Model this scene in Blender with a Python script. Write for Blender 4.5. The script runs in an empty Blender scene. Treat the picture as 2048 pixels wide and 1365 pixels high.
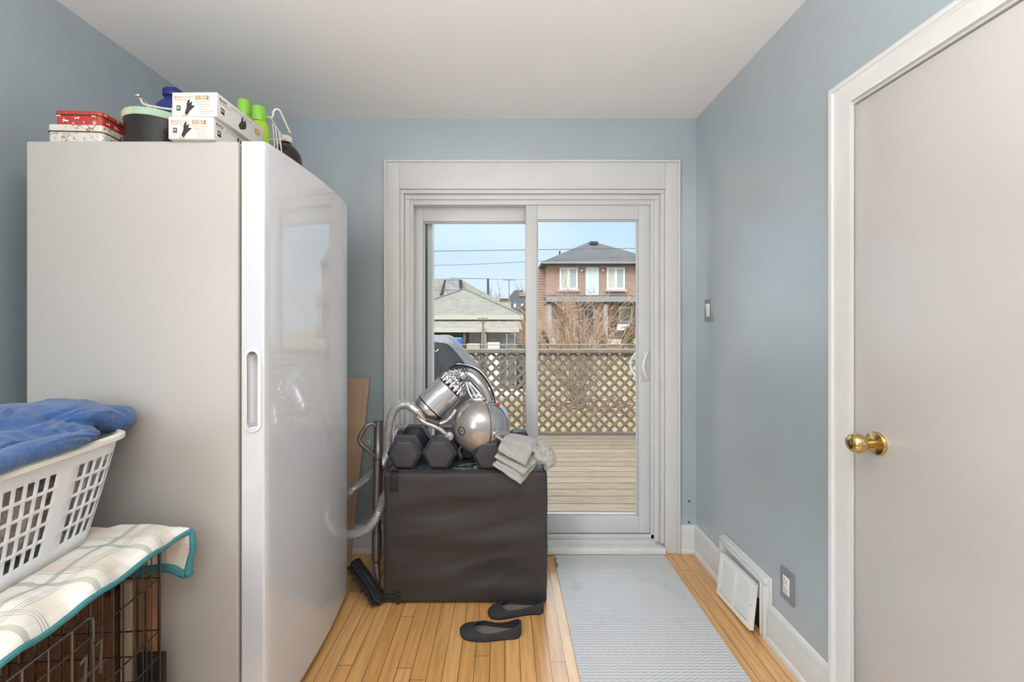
import bpy, bmesh, math, random
from mathutils import Vector, Matrix, noise, Euler
random.seed(7)
PI = math.pi
SC = bpy.context.scene
COL = SC.collection
# ------------------------------------------------------------------ camera
cam_d = bpy.data.cameras.new('camera'); cam = bpy.data.objects.new('camera', cam_d); COL.objects.link(cam)
F = 840.0
cam_d.sensor_width = 36; cam_d.lens = F/2048*36
cam_d.shift_x = (1024-1010)/2048; cam_d.shift_y = -(682.5-648)/2048
cam_d.clip_start = 0.03; cam_d.clip_end = 500
cam.location = (0, 0, 1.28); cam.rotation_euler = (PI/2, 0, 0)
SC.camera = cam
SC.view_settings.view_transform = 'Standard'; SC.view_settings.look = 'None'
SC.view_settings.exposure = 0.0; SC.view_settings.gamma = 1.0; SC.view_settings.use_curve_mapping = False

def P(px, py, Y):           # point at distance Y behind the photo's pixel
    s = F/Y
    return Vector(((px-1010)/s, Y, 1.28-(py-648)/s))
def lin(c):
    return tuple(((v/255)/12.92 if v/255 <= .04045 else ((v/255+.055)/1.055)**2.4) for v in c)+(1,)

# ------------------------------------------------------------------ world, sun, lamps
w = bpy.data.worlds.new('world'); SC.world = w; w.use_nodes = True
N = w.node_tree.nodes; L = w.node_tree.links
bg = N['Background']
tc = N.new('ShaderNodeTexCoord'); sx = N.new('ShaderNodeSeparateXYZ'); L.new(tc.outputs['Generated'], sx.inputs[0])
rp = N.new('ShaderNodeValToRGB'); L.new(sx.outputs['Z'], rp.inputs[0])
e = rp.color_ramp.elements
e[0].position = 0.0; e[0].color = lin((222, 232, 242)); e[1].position = .9; e[1].color = lin((238, 236, 232))
a = e.new(.07); a.color = lin((222, 238, 252)); a = e.new(.26); a.color = lin((186, 222, 253))
nz = N.new('ShaderNodeTexNoise'); nz.inputs['Scale'].default_value = 3.0; nz.inputs['Detail'].default_value = 6
mp = N.new('ShaderNodeMapping'); mp.inputs['Scale'].default_value = (1, 1, 2.2); L.new(tc.outputs['Generated'], mp.inputs[0]); L.new(mp.outputs[0], nz.inputs['Vector'])
cr = N.new('ShaderNodeMapRange'); cr.inputs[1].default_value = .48; cr.inputs[2].default_value = .75; cr.inputs[4].default_value = .55; L.new(nz.outputs[0], cr.inputs[0])
mx = N.new('ShaderNodeMix'); mx.data_type = 'RGBA'; L.new(cr.outputs[0], mx.inputs[0]); L.new(rp.outputs[0], mx.inputs[6]); mx.inputs[7].default_value = lin((236, 241, 247))
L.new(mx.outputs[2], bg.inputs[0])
# sky brightness boosted well above the roofs, out of view, to light the room
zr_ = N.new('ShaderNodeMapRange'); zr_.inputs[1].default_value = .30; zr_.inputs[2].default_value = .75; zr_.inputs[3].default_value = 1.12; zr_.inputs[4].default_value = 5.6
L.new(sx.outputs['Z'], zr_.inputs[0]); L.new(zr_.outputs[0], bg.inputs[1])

def light(kind, name, loc, rot, energy, color=(1, 1, 1), size=1, size_y=None, **k):
    d = bpy.data.lights.new(name, kind); d.energy = energy; d.color = color
    if kind == 'AREA':
        d.size = size
        if size_y: d.shape = 'RECTANGLE'; d.size_y = size_y
    for a_, b_ in k.items(): setattr(d, a_, b_)
    o = bpy.data.objects.new(name, d); COL.objects.link(o); o.location = loc; o.rotation_euler = rot
    return o
light('SUN', 'sun', (0, 0, 20), (math.radians(52), 0, math.radians(-40)), 1.2, (1, .95, .87), angle=math.radians(12))
# fill light added out of view for the right wall, and the ceiling lamp
light('AREA', 'side_fill_light', (-1.57, -.95, 1.5), (0, math.radians(-90), math.radians(24)), 68, (.93, .97, 1), 1.1, 1.0)
light('AREA', 'bounced_flash', (0, -.45, 1.55), (PI, 0, 0), 60, (.94, .97, 1), .35)
light('AREA', 'ceiling_lamp_bulb', (-.1, .55, 2.38), (0, 0, 0), 6, (1, .86, .68), .28)

# ------------------------------------------------------------------ materials
MC = {}
def mat(name, color, rough=.5, metal=0, var=0, vscale=8, bump=0, bscale=60, coat=0, spec=.5, color2=None, stretch=(1, 1, 1), alpha=1, trans=0, ior=1.45, sheen=0, bdist=.01, detail=4):
    if name in MC: return MC[name]
    m = bpy.data.materials.new(name); m.use_nodes = True
    nt = m.node_tree; b = nt.nodes['Principled BSDF']
    c = lin(color)
    b.inputs['Base Color'].default_value = c; b.inputs['Roughness'].default_value = rough; b.inputs['Metallic'].default_value = metal
    b.inputs['Coat Weight'].default_value = coat; b.inputs['Specular IOR Level'].default_value = spec; b.inputs['Alpha'].default_value = alpha
    b.inputs['Transmission Weight'].default_value = trans; b.inputs['IOR'].default_value = ior; b.inputs['Sheen Weight'].default_value = sheen
    b.inputs['Coat Roughness'].default_value = .08
    g = nt.nodes.new('ShaderNodeNewGeometry'); mpn = nt.nodes.new('ShaderNodeMapping'); mpn.inputs['Scale'].default_value = stretch
    nt.links.new(g.outputs['Position'], mpn.inputs[0])
    n1 = nt.nodes.new('ShaderNodeTexNoise'); n1.inputs['Scale'].default_value = vscale; n1.inputs['Detail'].default_value = detail; nt.links.new(mpn.outputs[0], n1.inputs['Vector'])
    if var or color2:
        x = nt.nodes.new('ShaderNodeMix'); x.data_type = 'RGBA'
        r = nt.nodes.new('ShaderNodeMapRange'); r.inputs[1].default_value = .35; r.inputs[2].default_value = .65; nt.links.new(n1.outputs[0], r.inputs[0])
        nt.links.new(r.outputs[0], x.inputs[0])
        if color2: x.inputs[6].default_value = c; x.inputs[7].default_value = lin(color2)
        else:
            x.inputs[6].default_value = tuple(v*(1-var) for v in c[:3])+(1,); x.inputs[7].default_value = tuple(min(1, v*(1+var)) for v in c[:3])+(1,)
        nt.links.new(x.outputs[2], b.inputs['Base Color'])
    if bump:
        n2 = nt.nodes.new('ShaderNodeTexNoise'); n2.inputs['Scale'].default_value = bscale; n2.inputs['Detail'].default_value = 3; nt.links.new(mpn.outputs[0], n2.inputs['Vector'])
        bp = nt.nodes.new('ShaderNodeBump'); bp.inputs['Strength'].default_value = bump; bp.inputs['Distance'].default_value = bdist
        nt.links.new(n2.outputs[0], bp.inputs['Height']); nt.links.new(bp.outputs[0], b.inputs['Normal'])
    MC[name] = m
    return m
def brickmat(name, c1, c2, mort, w_, h_, ms, axes='XZ', rough=.8, offset=.5, bump=.3, grain=0, gstretch=(1, 1, 1), gscale=20, coat=0, spec=.5, jitter=0):
    m = bpy.data.materials.new(name); m.use_nodes = True; nt = m.node_tree; b = nt.nodes['Principled BSDF']
    g = nt.nodes.new('ShaderNodeNewGeometry'); s = nt.nodes.new('ShaderNodeSeparateXYZ'); nt.links.new(g.outputs['Position'], s.inputs[0])
    c = nt.nodes.new('ShaderNodeCombineXYZ'); nt.links.new(s.outputs[axes[0]], c.inputs[0]); nt.links.new(s.outputs[axes[1]], c.inputs[1])
    if jitter:
        dv_ = nt.nodes.new('ShaderNodeMath'); dv_.operation = 'DIVIDE'; nt.links.new(s.outputs[axes[1]], dv_.inputs[0]); dv_.inputs[1].default_value = h_
        fl = nt.nodes.new('ShaderNodeMath'); fl.operation = 'FLOOR'; nt.links.new(dv_.outputs[0], fl.inputs[0])
        wn_ = nt.nodes.new('ShaderNodeTexWhiteNoise'); wn_.noise_dimensions = '1D'; nt.links.new(fl.outputs[0], wn_.inputs['W'])
        ml_ = nt.nodes.new('ShaderNodeMath'); ml_.operation = 'MULTIPLY_ADD'; nt.links.new(wn_.outputs['Value'], ml_.inputs[0]); ml_.inputs[1].default_value = w_*7; nt.links.new(s.outputs[axes[0]], ml_.inputs[2]); nt.links.new(ml_.outputs[0], c.inputs[0])
    t = nt.nodes.new('ShaderNodeTexBrick'); nt.links.new(c.outputs[0], t.inputs['Vector']); t.inputs['Scale'].default_value = 1
    t.inputs['Brick Width'].default_value = w_; t.inputs['Row Height'].default_value = h_; t.inputs['Mortar Size'].default_value = ms
    t.inputs['Mortar Smooth'].default_value = .3; t.offset = offset; t.inputs['Bias'].default_value = 0
    t.inputs['Color1'].default_value = lin(c1); t.inputs['Color2'].default_value = lin(c2); t.inputs['Mortar'].default_value = lin(mort)
    out = t.outputs['Color']
    if grain:
        mpn = nt.nodes.new('ShaderNodeMapping'); mpn.inputs['Scale'].default_value = gstretch; nt.links.new(g.outputs['Position'], mpn.inputs[0])
        n1 = nt.nodes.new('ShaderNodeTexNoise'); n1.inputs['Scale'].default_value = gscale; n1.inputs['Detail'].default_value = 6; n1.inputs['Distortion'].default_value = .6; nt.links.new(mpn.outputs[0], n1.inputs['Vector'])
        r = nt.nodes.new('ShaderNodeMapRange'); r.inputs[1].default_value = .3; r.inputs[2].default_value = .7; r.inputs[3].default_value = 1-grain; r.inputs[4].default_value = 1+grain*.6; nt.links.new(n1.outputs[0], r.inputs[0])
        x = nt.nodes.new('ShaderNodeVectorMath'); x.operation = 'SCALE'; nt.links.new(out, x.inputs[0]); nt.links.new(r.outputs[0], x.inputs['Scale']); out = x.outputs[0]
    nt.links.new(out, b.inputs['Base Color']); b.inputs['Roughness'].default_value = rough; b.inputs['Coat Weight'].default_value = coat; b.inputs['Specular IOR Level'].default_value = spec
    b.inputs['Coat Roughness'].default_value = .22; b.inputs['Coat IOR'].default_value = 1.9
    if bump:
        bp = nt.nodes.new('ShaderNodeBump'); bp.inputs['Strength'].default_value = bump; bp.inputs['Distance'].default_value = .003; bp.invert = True
        nt.links.new(t.outputs['Fac'], bp.inputs['Height']); nt.links.new(bp.outputs[0], b.inputs['Normal'])
    return m
white = mat('white_trim_paint', (215, 214, 212), .35, bump=.05, bscale=40, var=.02)
wpaint2 = mat('warm_white_door_paint', (199, 194, 190), .25, ior=1.8, bump=.06, bscale=30, var=.015, vscale=3)
vinyl = mat('white_vinyl', (210, 210, 209), .3)
wallm = mat('blue_grey_wall_paint', (162, 175, 181), .3, ior=1.5, var=.02, vscale=4, bump=.06, bscale=25, detail=6)
wn0 = wallm.node_tree.nodes['Principled BSDF']; wn0.inputs['Coat Weight'].default_value = 1; wn0.inputs['Coat IOR'].default_value = 2.3; wn0.inputs['Coat Roughness'].default_value = .32
ceilm = mat('ceiling_paint', (244, 243, 241), .7, var=.01, vscale=2)
floorm = brickmat('oak_strip_floor', (226, 176, 112), (208, 154, 90), (96, 60, 30), 1.1, .057, .0013, 'YX', .3, .0, .2, .22, (26, 1.6, 1), 2.2, coat=.5, jitter=1)
deckm = brickmat('weathered_deck_boards', (136, 122, 103), (120, 107, 89), (58, 50, 42), 3.6, .14, .006, 'XY', .85, .3, .4, .28, (2, 16, 1), 3)
latm = mat('weathered_lattice_wood', (128, 118, 107), .85, var=.16, vscale=9)
blackm = mat('black_plastic', (26, 26, 27), .45)
dark = mat('dark_rubber', (44, 44, 46), .55, bump=.1, bscale=300)
silver = mat('silver_metallic_plastic', (206, 206, 208), .22, .85)
smoke = mat('smoky_silver_plastic', (184, 179, 175), .2, .7)
wandm = mat('graphite_metal', (128, 121, 117), .32, .75)
chrome = mat('chrome', (225, 225, 228), .08, 1)
brass = mat('brass', (206, 180, 120), .16, 1)
steel = mat('brushed_steel', (158, 159, 160), .38, .55)
fabdark = mat('black_fabric', (57, 52, 50), .6, var=.1, vscale=420, bump=.3, bscale=420, bdist=.002)
wplast = mat('white_plastic', (236, 236, 234), .35)
def glassmat():
    m = bpy.data.materials.new('window_glass'); m.use_nodes = True; nt = m.node_tree; nt.nodes.clear()
    o = nt.nodes.new('ShaderNodeOutputMaterial'); t = nt.nodes.new('ShaderNodeBsdfTransparent'); g = nt.nodes.new('ShaderNodeBsdfGlossy'); g.inputs['Roughness'].default_value = .01
    t.inputs[0].default_value = (.97, .98, .98, 1)
    f = nt.nodes.new('ShaderNodeFresnel'); f.inputs[0].default_value = 1.3; x = nt.nodes.new('ShaderNodeMixShader')
    nt.links.new(f.outputs[0], x.inputs[0]); nt.links.new(t.outputs[0], x.inputs[1]); nt.links.new(g.outputs[0], x.inputs[2]); nt.links.new(x.outputs[0], o.inputs[0]); return m
glass = glassmat()

# ------------------------------------------------------------------ mesh helpers
class MB:
    def __init__(s): s.v = []; s.f = []; s.m = []; s.uv = {}
    def add(s, vs, fs, mi=0):
        o = len(s.v); s.v += [tuple(x) for x in vs]
        for q in fs: s.f.append(tuple(o+i for i in q)); s.m.append(mi)
        return s
    def box(s, x0, x1, y0, y1, z0, z1, mi=0, mtx=None):
        vs = [Vector((x, y, z)) for x in (x0, x1) for y in (y0, y1) for z in (z0, z1)]
        if mtx: vs = [mtx@v for v in vs]
        return s.add(vs, [(0, 1, 3, 2), (4, 6, 7, 5), (0, 4, 5, 1), (2, 3, 7, 6), (0, 2, 6, 4), (1, 5, 7, 3)], mi)
    def tube(s, pts, r, n=8, closed=False, mi=0, caps=True):
        pts = [Vector(p) for p in pts]; k = len(pts)
        rs = r if isinstance(r, (list, tuple)) else [r]*k
        up = None; rings = []
        for i, p in enumerate(pts):
            if closed: d = pts[(i+1) % k]-pts[i-1]
            else: d = pts[min(i+1, k-1)]-pts[max(i-1, 0)]
            if d.length < 1e-9: d = Vector((0, 0, 1))
            d.normalize()
            if up is None:
                a_ = Vector((0, 0, 1)) if abs(d.z) < .9 else Vector((1, 0, 0)); up = (a_-d*a_.dot(d)).normalized()
            else:
                up = up-d*up.dot(d); up = up.normalized() if up.length > 1e-6 else d.orthogonal().normalized()
            q = d.cross(up)
            rings.append([p+(up*math.cos(2*PI*j/n)+q*math.sin(2*PI*j/n))*rs[i] for j in range(n)])
        vs = [v for rg in rings for v in rg]; fs = []
        for i in range(k if closed else k-1):
            a_ = i*n; b_ = ((i+1) % k)*n
            for j in range(n): fs.append((a_+j, b_+j, b_+(j+1) % n, a_+(j+1) % n))
        if not closed and caps: fs.append(tuple(range(n))[::-1][::1]); fs.append(tuple((k-1)*n+j for j in range(n)))
        return s.add(vs, fs, mi)
    def lathe(s, prof, c=(0, 0, 0), axis=(0, 0, 1), n=32, mi=0, sx_=1, sy_=1):   # prof: (r, h)
        ax = Vector(axis).normalized(); q = ax.to_track_quat('Z', 'Y').to_matrix(); c = Vector(c)
        vs = []; k = len(prof)
        for r, h in prof:
            for j in range(n):
                t = 2*PI*j/n; vs.append(c+q@Vector((r*math.cos(t)*sx_, r*math.sin(t)*sy_, h)))
        fs = [(i*n+j, i*n+(j+1) % n, (i+1)*n+(j+1) % n, (i+1)*n+j) for i in range(k-1) for j in range(n)]
        fs.append(tuple(range(n))[::-1]); fs.append(tuple((k-1)*n+j for j in range(n)))
        return s.add(vs, fs, mi)
    def sphere(s, c, r, n=24, m=14, mtx=None, mi=0, sc=(1, 1, 1)):
        prof = [(r*math.sin(PI*i/m), -r*math.cos(PI*i/m)) for i in range(1, m)]
        t = MB(); t.lathe(prof, n=n); vs = [Vector((v[0]*sc[0], v[1]*sc[1], v[2]*sc[2])) for v in t.v]
        if mtx: vs = [mtx@v for v in vs]
        return s.add([v+Vector(c) for v in vs], t.f, mi)
    def prism(s, poly, fn, d0, d1, mi=0):     # poly 2D, fn(a,b,d)->3D
        n = len(poly); vs = [fn(a_, b_, d0) for a_, b_ in poly]+[fn(a_, b_, d1) for a_, b_ in poly]
        fs = [tuple(range(n))[::-1], tuple(range(n, 2*n))]+[(i, (i+1) % n, n+(i+1) % n, n+i) for i in range(n)]
        return s.add(vs, fs, mi)
    def cyl(s, a_, b_, r, n=16, r2=None, mi=0):
        return s.tube([a_, b_], [r, r if r2 is None else r2], n, mi=mi)
    def merge(s, o, mi=None):
        k = len(s.v); s.v += o.v
        for f_, m_ in zip(o.f, o.m): s.f.append(tuple(k+i for i in f_)); s.m.append(m_ if mi is None else mi)
        return s
def tag(o, label=None, cat=None, group=None, kind=None):
    if label: o['label'] = label
    if cat: o['category'] = cat
    if group: o['group'] = group
    if kind: o['kind'] = kind
    return o
BASE = {}
def thing(name, loc, label, cat, group=None):
    o = bpy.data.objects.new(name, None); COL.objects.link(o); o.location = loc; o.empty_display_size = .05
    BASE[o.name] = Vector(loc); return tag(o, label, cat, group)
def obj(name, mb, mats, parent=None, smooth=False, bevel=0, bseg=2, sub=0, solid=0, label=None, fixn=True, fn=None):
    me = bpy.data.meshes.new(name)
    vs = [Vector(v) for v in mb.v]; off = Vector((0, 0, 0))
    if parent is None:
        lo = [min(v[i] for v in vs) for i in range(3)]; hi = [max(v[i] for v in vs) for i in range(3)]
        off = Vector(((lo[0]+hi[0])/2, (lo[1]+hi[1])/2, lo[2]))
    elif parent.name in BASE: off = BASE[parent.name]
    me.from_pydata([v-off for v in vs], [], mb.f)
    ms = mats if isinstance(mats, (list, tuple)) else [mats]
    for m in ms: me.materials.append(m)
    for p, i in zip(me.polygons, mb.m): p.material_index = i
    if fixn:
        bm = bmesh.new(); bm.from_mesh(me); bmesh.ops.recalc_face_normals(bm, faces=bm.faces); bm.to_mesh(me); bm.free()
    o = bpy.data.objects.new(name, me); COL.objects.link(o)
    if parent is None: o.location = off
    else: o.parent = parent
    BASE[o.name] = off
    if solid: d = o.modifiers.new('s', 'SOLIDIFY'); d.thickness = solid; d.offset = 0
    if sub: d = o.modifiers.new('u', 'SUBSURF'); d.levels = sub; d.render_levels = sub
    if bevel:
        d = o.modifiers.new('b', 'BEVEL'); d.width = bevel; d.segments = bseg; d.limit_method = 'ANGLE'; d.angle_limit = math.radians(40)
        smooth = True
    if smooth:
        me.shade_smooth()
        bm = bmesh.new(); bm.from_mesh(me)
        for ed in bm.edges:
            if len(ed.link_faces) == 2 and ed.calc_face_angle(0) > math.radians(42): ed.smooth = bool(bevel)
        bm.to_mesh(me); bm.free()
    if label: o['label'] = label
    return o
def struct(name, mb, m, parent=None, **k):
    o = obj(name, mb, m, parent, **k)
    if parent is None: o['kind'] = 'structure'
    return o
def sthing(name, loc):
    o = bpy.data.objects.new(name, None); COL.objects.link(o); o.location = loc; BASE[o.name] = Vector(loc); o['kind'] = 'structure'; o.empty_display_size = .05; return o
def baked(o):   # apply modifiers
    dg = bpy.context.evaluated_depsgraph_get(); dg.update()
    me = bpy.data.meshes.new_from_object(o.evaluated_get(dg)); o.modifiers.clear(); o.data = me; return o
def blobs(parts, vox, smooth_it=4):     # union of ellipsoids -> MB
    t = MB()
    for c, r, rot in parts: t.sphere(c, 1, 20, 12, sc=(1, 1, 1), mtx=Euler(rot).to_matrix()@Matrix.Diagonal(Vector(r)))
    me = bpy.data.meshes.new('tmp'); me.from_pydata(t.v, [], t.f); o = bpy.data.objects.new('tmp', me); COL.objects.link(o)
    d = o.modifiers.new('r', 'REMESH'); d.mode = 'VOXEL'; d.voxel_size = vox
    d = o.modifiers.new('m', 'SMOOTH'); d.iterations = smooth_it; d.factor = .5
    baked(o); m = MB(); m.v = [tuple(v.co) for v in o.data.vertices]; m.f = [tuple(p.vertices) for p in o.data.polygons]; m.m = [0]*len(m.f)
    nrm = [v.normal.copy() for v in o.data.vertices]; bpy.data.objects.remove(o); return m, nrm
def slab(c00, c10, c11, c01, nu, nv, th, disp=None, uvs=None):   # soft cloth slab between four corners
    c = [Vector(x) for x in (c00, c10, c11, c01)]; m = MB(); top = []; bot = []
    nn = (c[1]-c[0]).cross(c[3]-c[0]).normalized()
    for j in range(nv+1):
        for i in range(nu+1):
            u = i/nu; v = j/nv
            p = c[0]*(1-u)*(1-v)+c[1]*u*(1-v)+c[2]*u*v+c[3]*(1-u)*v
            if disp: p = p+disp(u, v)
            t = th*.5*(max(0, 1-abs(2*u-1)**8)*max(0, 1-abs(2*v-1)**8))**.5
            top.append(p+nn*t); bot.append(p-nn*t)
    n = nu+1; fs = []
    k = len(top)
    for j in range(nv):
        for i in range(nu):
            a_ = j*n+i; fs.append((a_, a_+1, a_+n+1, a_+n)); fs.append((k+a_, k+a_+n, k+a_+n+1, k+a_+1))
    m.add(top+bot, fs)
    return m
def weld(o, d=.0001):
    bm = bmesh.new(); bm.from_mesh(o.data); bmesh.ops.remove_doubles(bm, verts=bm.verts, dist=d); bmesh.ops.recalc_face_normals(bm, faces=bm.faces); bm.to_mesh(o.data); bm.free(); return o
def text_mb(txt, size, place, bold=0):   # place(x, y) -> 3D
    cu = bpy.data.curves.new('t', 'FONT'); cu.body = txt; cu.size = size; cu.offset = bold; cu.resolution_u = 3
    o = bpy.data.objects.new('t', cu); COL.objects.link(o); dg = bpy.context.evaluated_depsgraph_get(); dg.update()
    me = bpy.data.meshes.new_from_object(o.evaluated_get(dg)); m = MB()
    m.add([place(v.co.x, v.co.y) for v in me.vertices], [tuple(p.vertices) for p in me.polygons]); bpy.data.objects.remove(o); return m
def catmull(pts, k=8):
    pts = [Vector(p) for p in pts]; q = [pts[0]*2-pts[1]]+pts+[pts[-1]*2-pts[-2]]; out = []
    for i in range(1, len(q)-2):
        for j in range(k):
            t = j/k; a_, b_, c_, d_ = q[i-1:i+3]
            out.append(.5*((2*b_)+(c_-a_)*t+(2*a_-5*b_+4*c_-d_)*t*t+(3*b_-a_-3*c_+d_)*t**3))
    out.append(pts[-1]); return out

# ================================================================== THE ROOM
H = 2.434; XL = -1.6; XR = 1.073; YB = 2.36; YR = -2.0
struct('floor', MB().box(XL-.1, XR+.1, YR-.1, YB+.02, -.1, 0), floorm)
struct('ceiling', MB().box(XL-.1, XR+.1, YR-.1, YB+.2, H, H+.1), ceilm)
struct('wall_left', MB().box(XL-.1, XL, YR, YB+.2, 0, H), wallm)
m = MB().box(XR, XR+.12, 1.30, YB+.2, 0, H).box(XR, XR+.12, .52, 1.30, 1.97, H).box(XR, XR+.12, YR, .52, 0, H)
struct('wall_right', m, wallm)
DX0, DX1, DZ = -.600, .905, 2.045
m = MB().box(XL, DX0, YB, YB+.2, 0, H).box(DX1, XR, YB, YB+.2, 0, H).box(DX0, DX1, YB, YB+.2, DZ, H)
wb = struct('wall_back', m, wallm)
m = MB()
for px, py, r in ((1378, 1003, .006), (1378, 1045, .006), (1380, 993, .002), (1378, 1028, .002)):
    p = P(px, py, YB); m.cyl(p, p+Vector((0, -.0015, 0)), r, 12)
obj('screw_hole', m, mat('screw_hole_dark', (60, 62, 58), .9), wb)
m = MB().box(XL, -1.15, YR-.1, YR, 0, H).box(.95, XR, YR-.1, YR, 0, H).box(-1.15, .95, YR-.1, YR, 0, .6).box(-1.15, .95, YR-.1, YR, 2.3, H)
struct('wall_rear', m, mat('rear_wall_paint', (205, 205, 203), .6))
wn = sthing('window_1', (-.1, YR-.05, .6))
m = MB()
for x0, x1, z0, z1 in ((-1.15, -1.09, .6, 2.3), (.89, .95, .6, 2.3), (-1.09, .89, .6, .67), (-1.09, .89, 2.23, 2.3), (-.13, -.07, .67, 2.23)): m.box(x0, x1, YR-.09, YR-.02, z0, z1)
obj('window_frame', m, vinyl, wn, bevel=.004)
obj('window_glass', MB().box(-1.09, .89, YR-.06, YR-.056, .67, 2.23), glass, wn)

def base_profile(mb, a_, b_, out, h=.15):   # a_,b_: floor points on the wall; out: unit vector into the room
    a_ = Vector(a_); b_ = Vector(b_); out = Vector(out)
    prof = [(0, 0), (.026, 0), (.026, .012), (.02, .022), (.016, .024), (.016, h-.045), (.012, h-.035), (.014, h-.02), (.006, h-.004), (0, h)]
    n = len(prof); vs = [q+out*d+Vector((0, 0, z)) for q in (a_, b_) for d, z in prof]
    mb.add(vs, [tuple(range(n)), tuple(range(n, 2*n))]+[(i, (i+1) % n, n+(i+1) % n, n+i) for i in range(n)]); return mb
m = base_profile(MB(), (.978, YB, 0), (XR, YB, 0), (0, -1, 0)); base_profile(m, (XL, YB, 0), (-.68, YB, 0), (0, -1, 0))
struct('baseboard_back', m, white, smooth=True)
m = base_profile(MB(), (XR, YB, 0), (XR, 2.052, 0), (-1, 0, 0)); base_profile(m, (XR, 1.69, 0), (XR, 1.366, 0), (-1, 0, 0)); base_profile(m, (XR, .45, 0), (XR, YR, 0), (-1, 0, 0))
struct('baseboard_right', m, white, smooth=True)
struct('baseboard_left', base_profile(MB(), (XL, YB, 0), (XL, YR, 0), (1, 0, 0)), white, smooth=True)

# --- patio door casing
m = MB()
cy0, cy1 = YB-.022, YB
m.box(-.673, -.588, cy0, cy1, 0, 2.192).box(.893, .975, cy0, cy1, 0, 2.192).box(-.588, .893, cy0, cy1, 2.032, 2.192)
m.box(-.673, -.660, cy0-.008, cy0, 0, 2.192).box(.962, .975, cy0-.008, cy0, 0, 2.192).box(-.66, .962, cy0-.008, cy0, 2.179, 2.192)
struct('trim_1', m, white, bevel=.003)
m = MB()   # stop mouldings stepping in
for (o1, o2, y0, y1) in ((0, .022, YB-.012, YB+.03), (.022, .05, YB+.008, YB+.05)):
    m.box(-.588+o1, -.588+o2, y0, y1, .05, 2.032-o2).box(.893-o2, .893-o1, y0, y1, .05, 2.032-o2).box(-.588+o1, .893-o1, y0, y1, 2.032-o2, 2.032-o1)
struct('trim_2', m, white, bevel=.003)
m = MB().box(-.66, .893, YB-.045, YB+.03, 0, .038)
chip = mat('chipped_sill_paint', (224, 223, 218), .45, color2=(218, 216, 210), vscale=30)
struct('trim_3', m, chip, bevel=.010, bseg=4)
# sliding door
dr = sthing('door_1', (.16, YB+.06, 0))
m = MB()
x0, x1, zt = -.54, .845, 1.985
m.box(x0-.01, x0+.02, YB+.02, YB+.15, .06, zt).box(x1-.02, x1+.01, YB+.02, YB+.15, .06, zt).box(x0+.02, x1-.02, YB+.02, YB+.15, zt-.03, zt+.01)
obj('door_frame', m, vinyl, dr, bevel=.003)
m = MB().box(x0, x1, YB+.0, YB+.15, .03, .06).box(x0, x1, YB+.02, YB+.03, .06, .085).box(x0, x1, YB+.072, YB+.08, .06, .085)
obj('door_track', m, vinyl, dr, bevel=.002)
def panel(xa, xb, y0, y1, za, zb, sl, sr, st, sb, name, gname):
    m = MB().box(xa, xa+sl, y0, y1, za, zb).box(xb-sr, xb, y0, y1, za, zb).box(xa+sl, xb-sr, y0, y1, zb-st, zb).box(xa+sl, xb-sr, y0, y1, za, za+sb)
    # glazing bead
    g = .008
    for a4 in ((xa+sl, xa+sl+g, za+sb, zb-st), (xb-sr-g, xb-sr, za+sb, zb-st), (xa+sl+g, xb-sr-g, zb-st-g, zb-st), (xa+sl+g, xb-sr-g, za+sb, za+sb+g)): m.box(a4[0], a4[1], y0+.01, y1-.006, a4[2], a4[3])
    p = obj(name, m, vinyl, dr, bevel=.003)
    obj(gname, MB().box(xa+sl, xb-sr, (y0+y1)/2-.002, (y0+y1)/2+.002, za+sb, zb-st), glass, p)
    return p
sl = panel(.118, .825, YB+.032, YB+.070, .086, 1.957, .064, .064, .082, .098, 'sliding_panel', 'glass')
fx = panel(-.532, .19, YB+.082, YB+.120, .086, 1.957, .055, .055, .082, .098, 'fixed_panel', 'glass')
hx = .800; hz = .965+.075
m = MB().box(hx-.022, hx+.018, YB+.024, YB+.032, .955, 1.125)
hb = obj('door_handle', m, vinyl, dr, bevel=.004)
pts = [(hx+.008+(-.035)*math.sin(PI*t), YB+.026-.038*math.sin(PI*t)**.7, .96+.16*t) for t in [i/16 for i in range(17)]]
obj('pull_grip', MB().tube(pts, [.006+.003*math.sin(PI*i/16) for i in range(17)], 10), wplast, hb, smooth=True)
pts = [(hx-.03+(-.032)*math.sin(PI*t), YB+.072+.04*math.sin(PI*t)**.7, .96+.16*t) for t in [i/16 for i in range(17)]]
obj('outer_pull', MB().tube(pts, .007, 10), wplast, hb, smooth=True)
# exterior jamb and screen edge seen at the left of the glass
m = MB().box(-.52, -.475, YB+.15, YB+.245, .06, 1.99)
obj('screen_frame', MB().box(-.484, -.466, YB+.155, YB+.20, .06, 1.99), mat('charcoal_metal', (72, 78, 82), .6, var=.2, vscale=40), dr)
obj('exterior_jamb', MB().box(-.60, -.505, YB+.155, YB+.24, 0, 2.0).box(-.466, -.437, YB+.165, YB+.235, .02, 2.0).box(.86, .93, YB+.155, YB+.24, 0, 2.0).box(-.6, .93, YB+.155, YB+.24, 2.0, 2.04), vinyl, dr)

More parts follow.
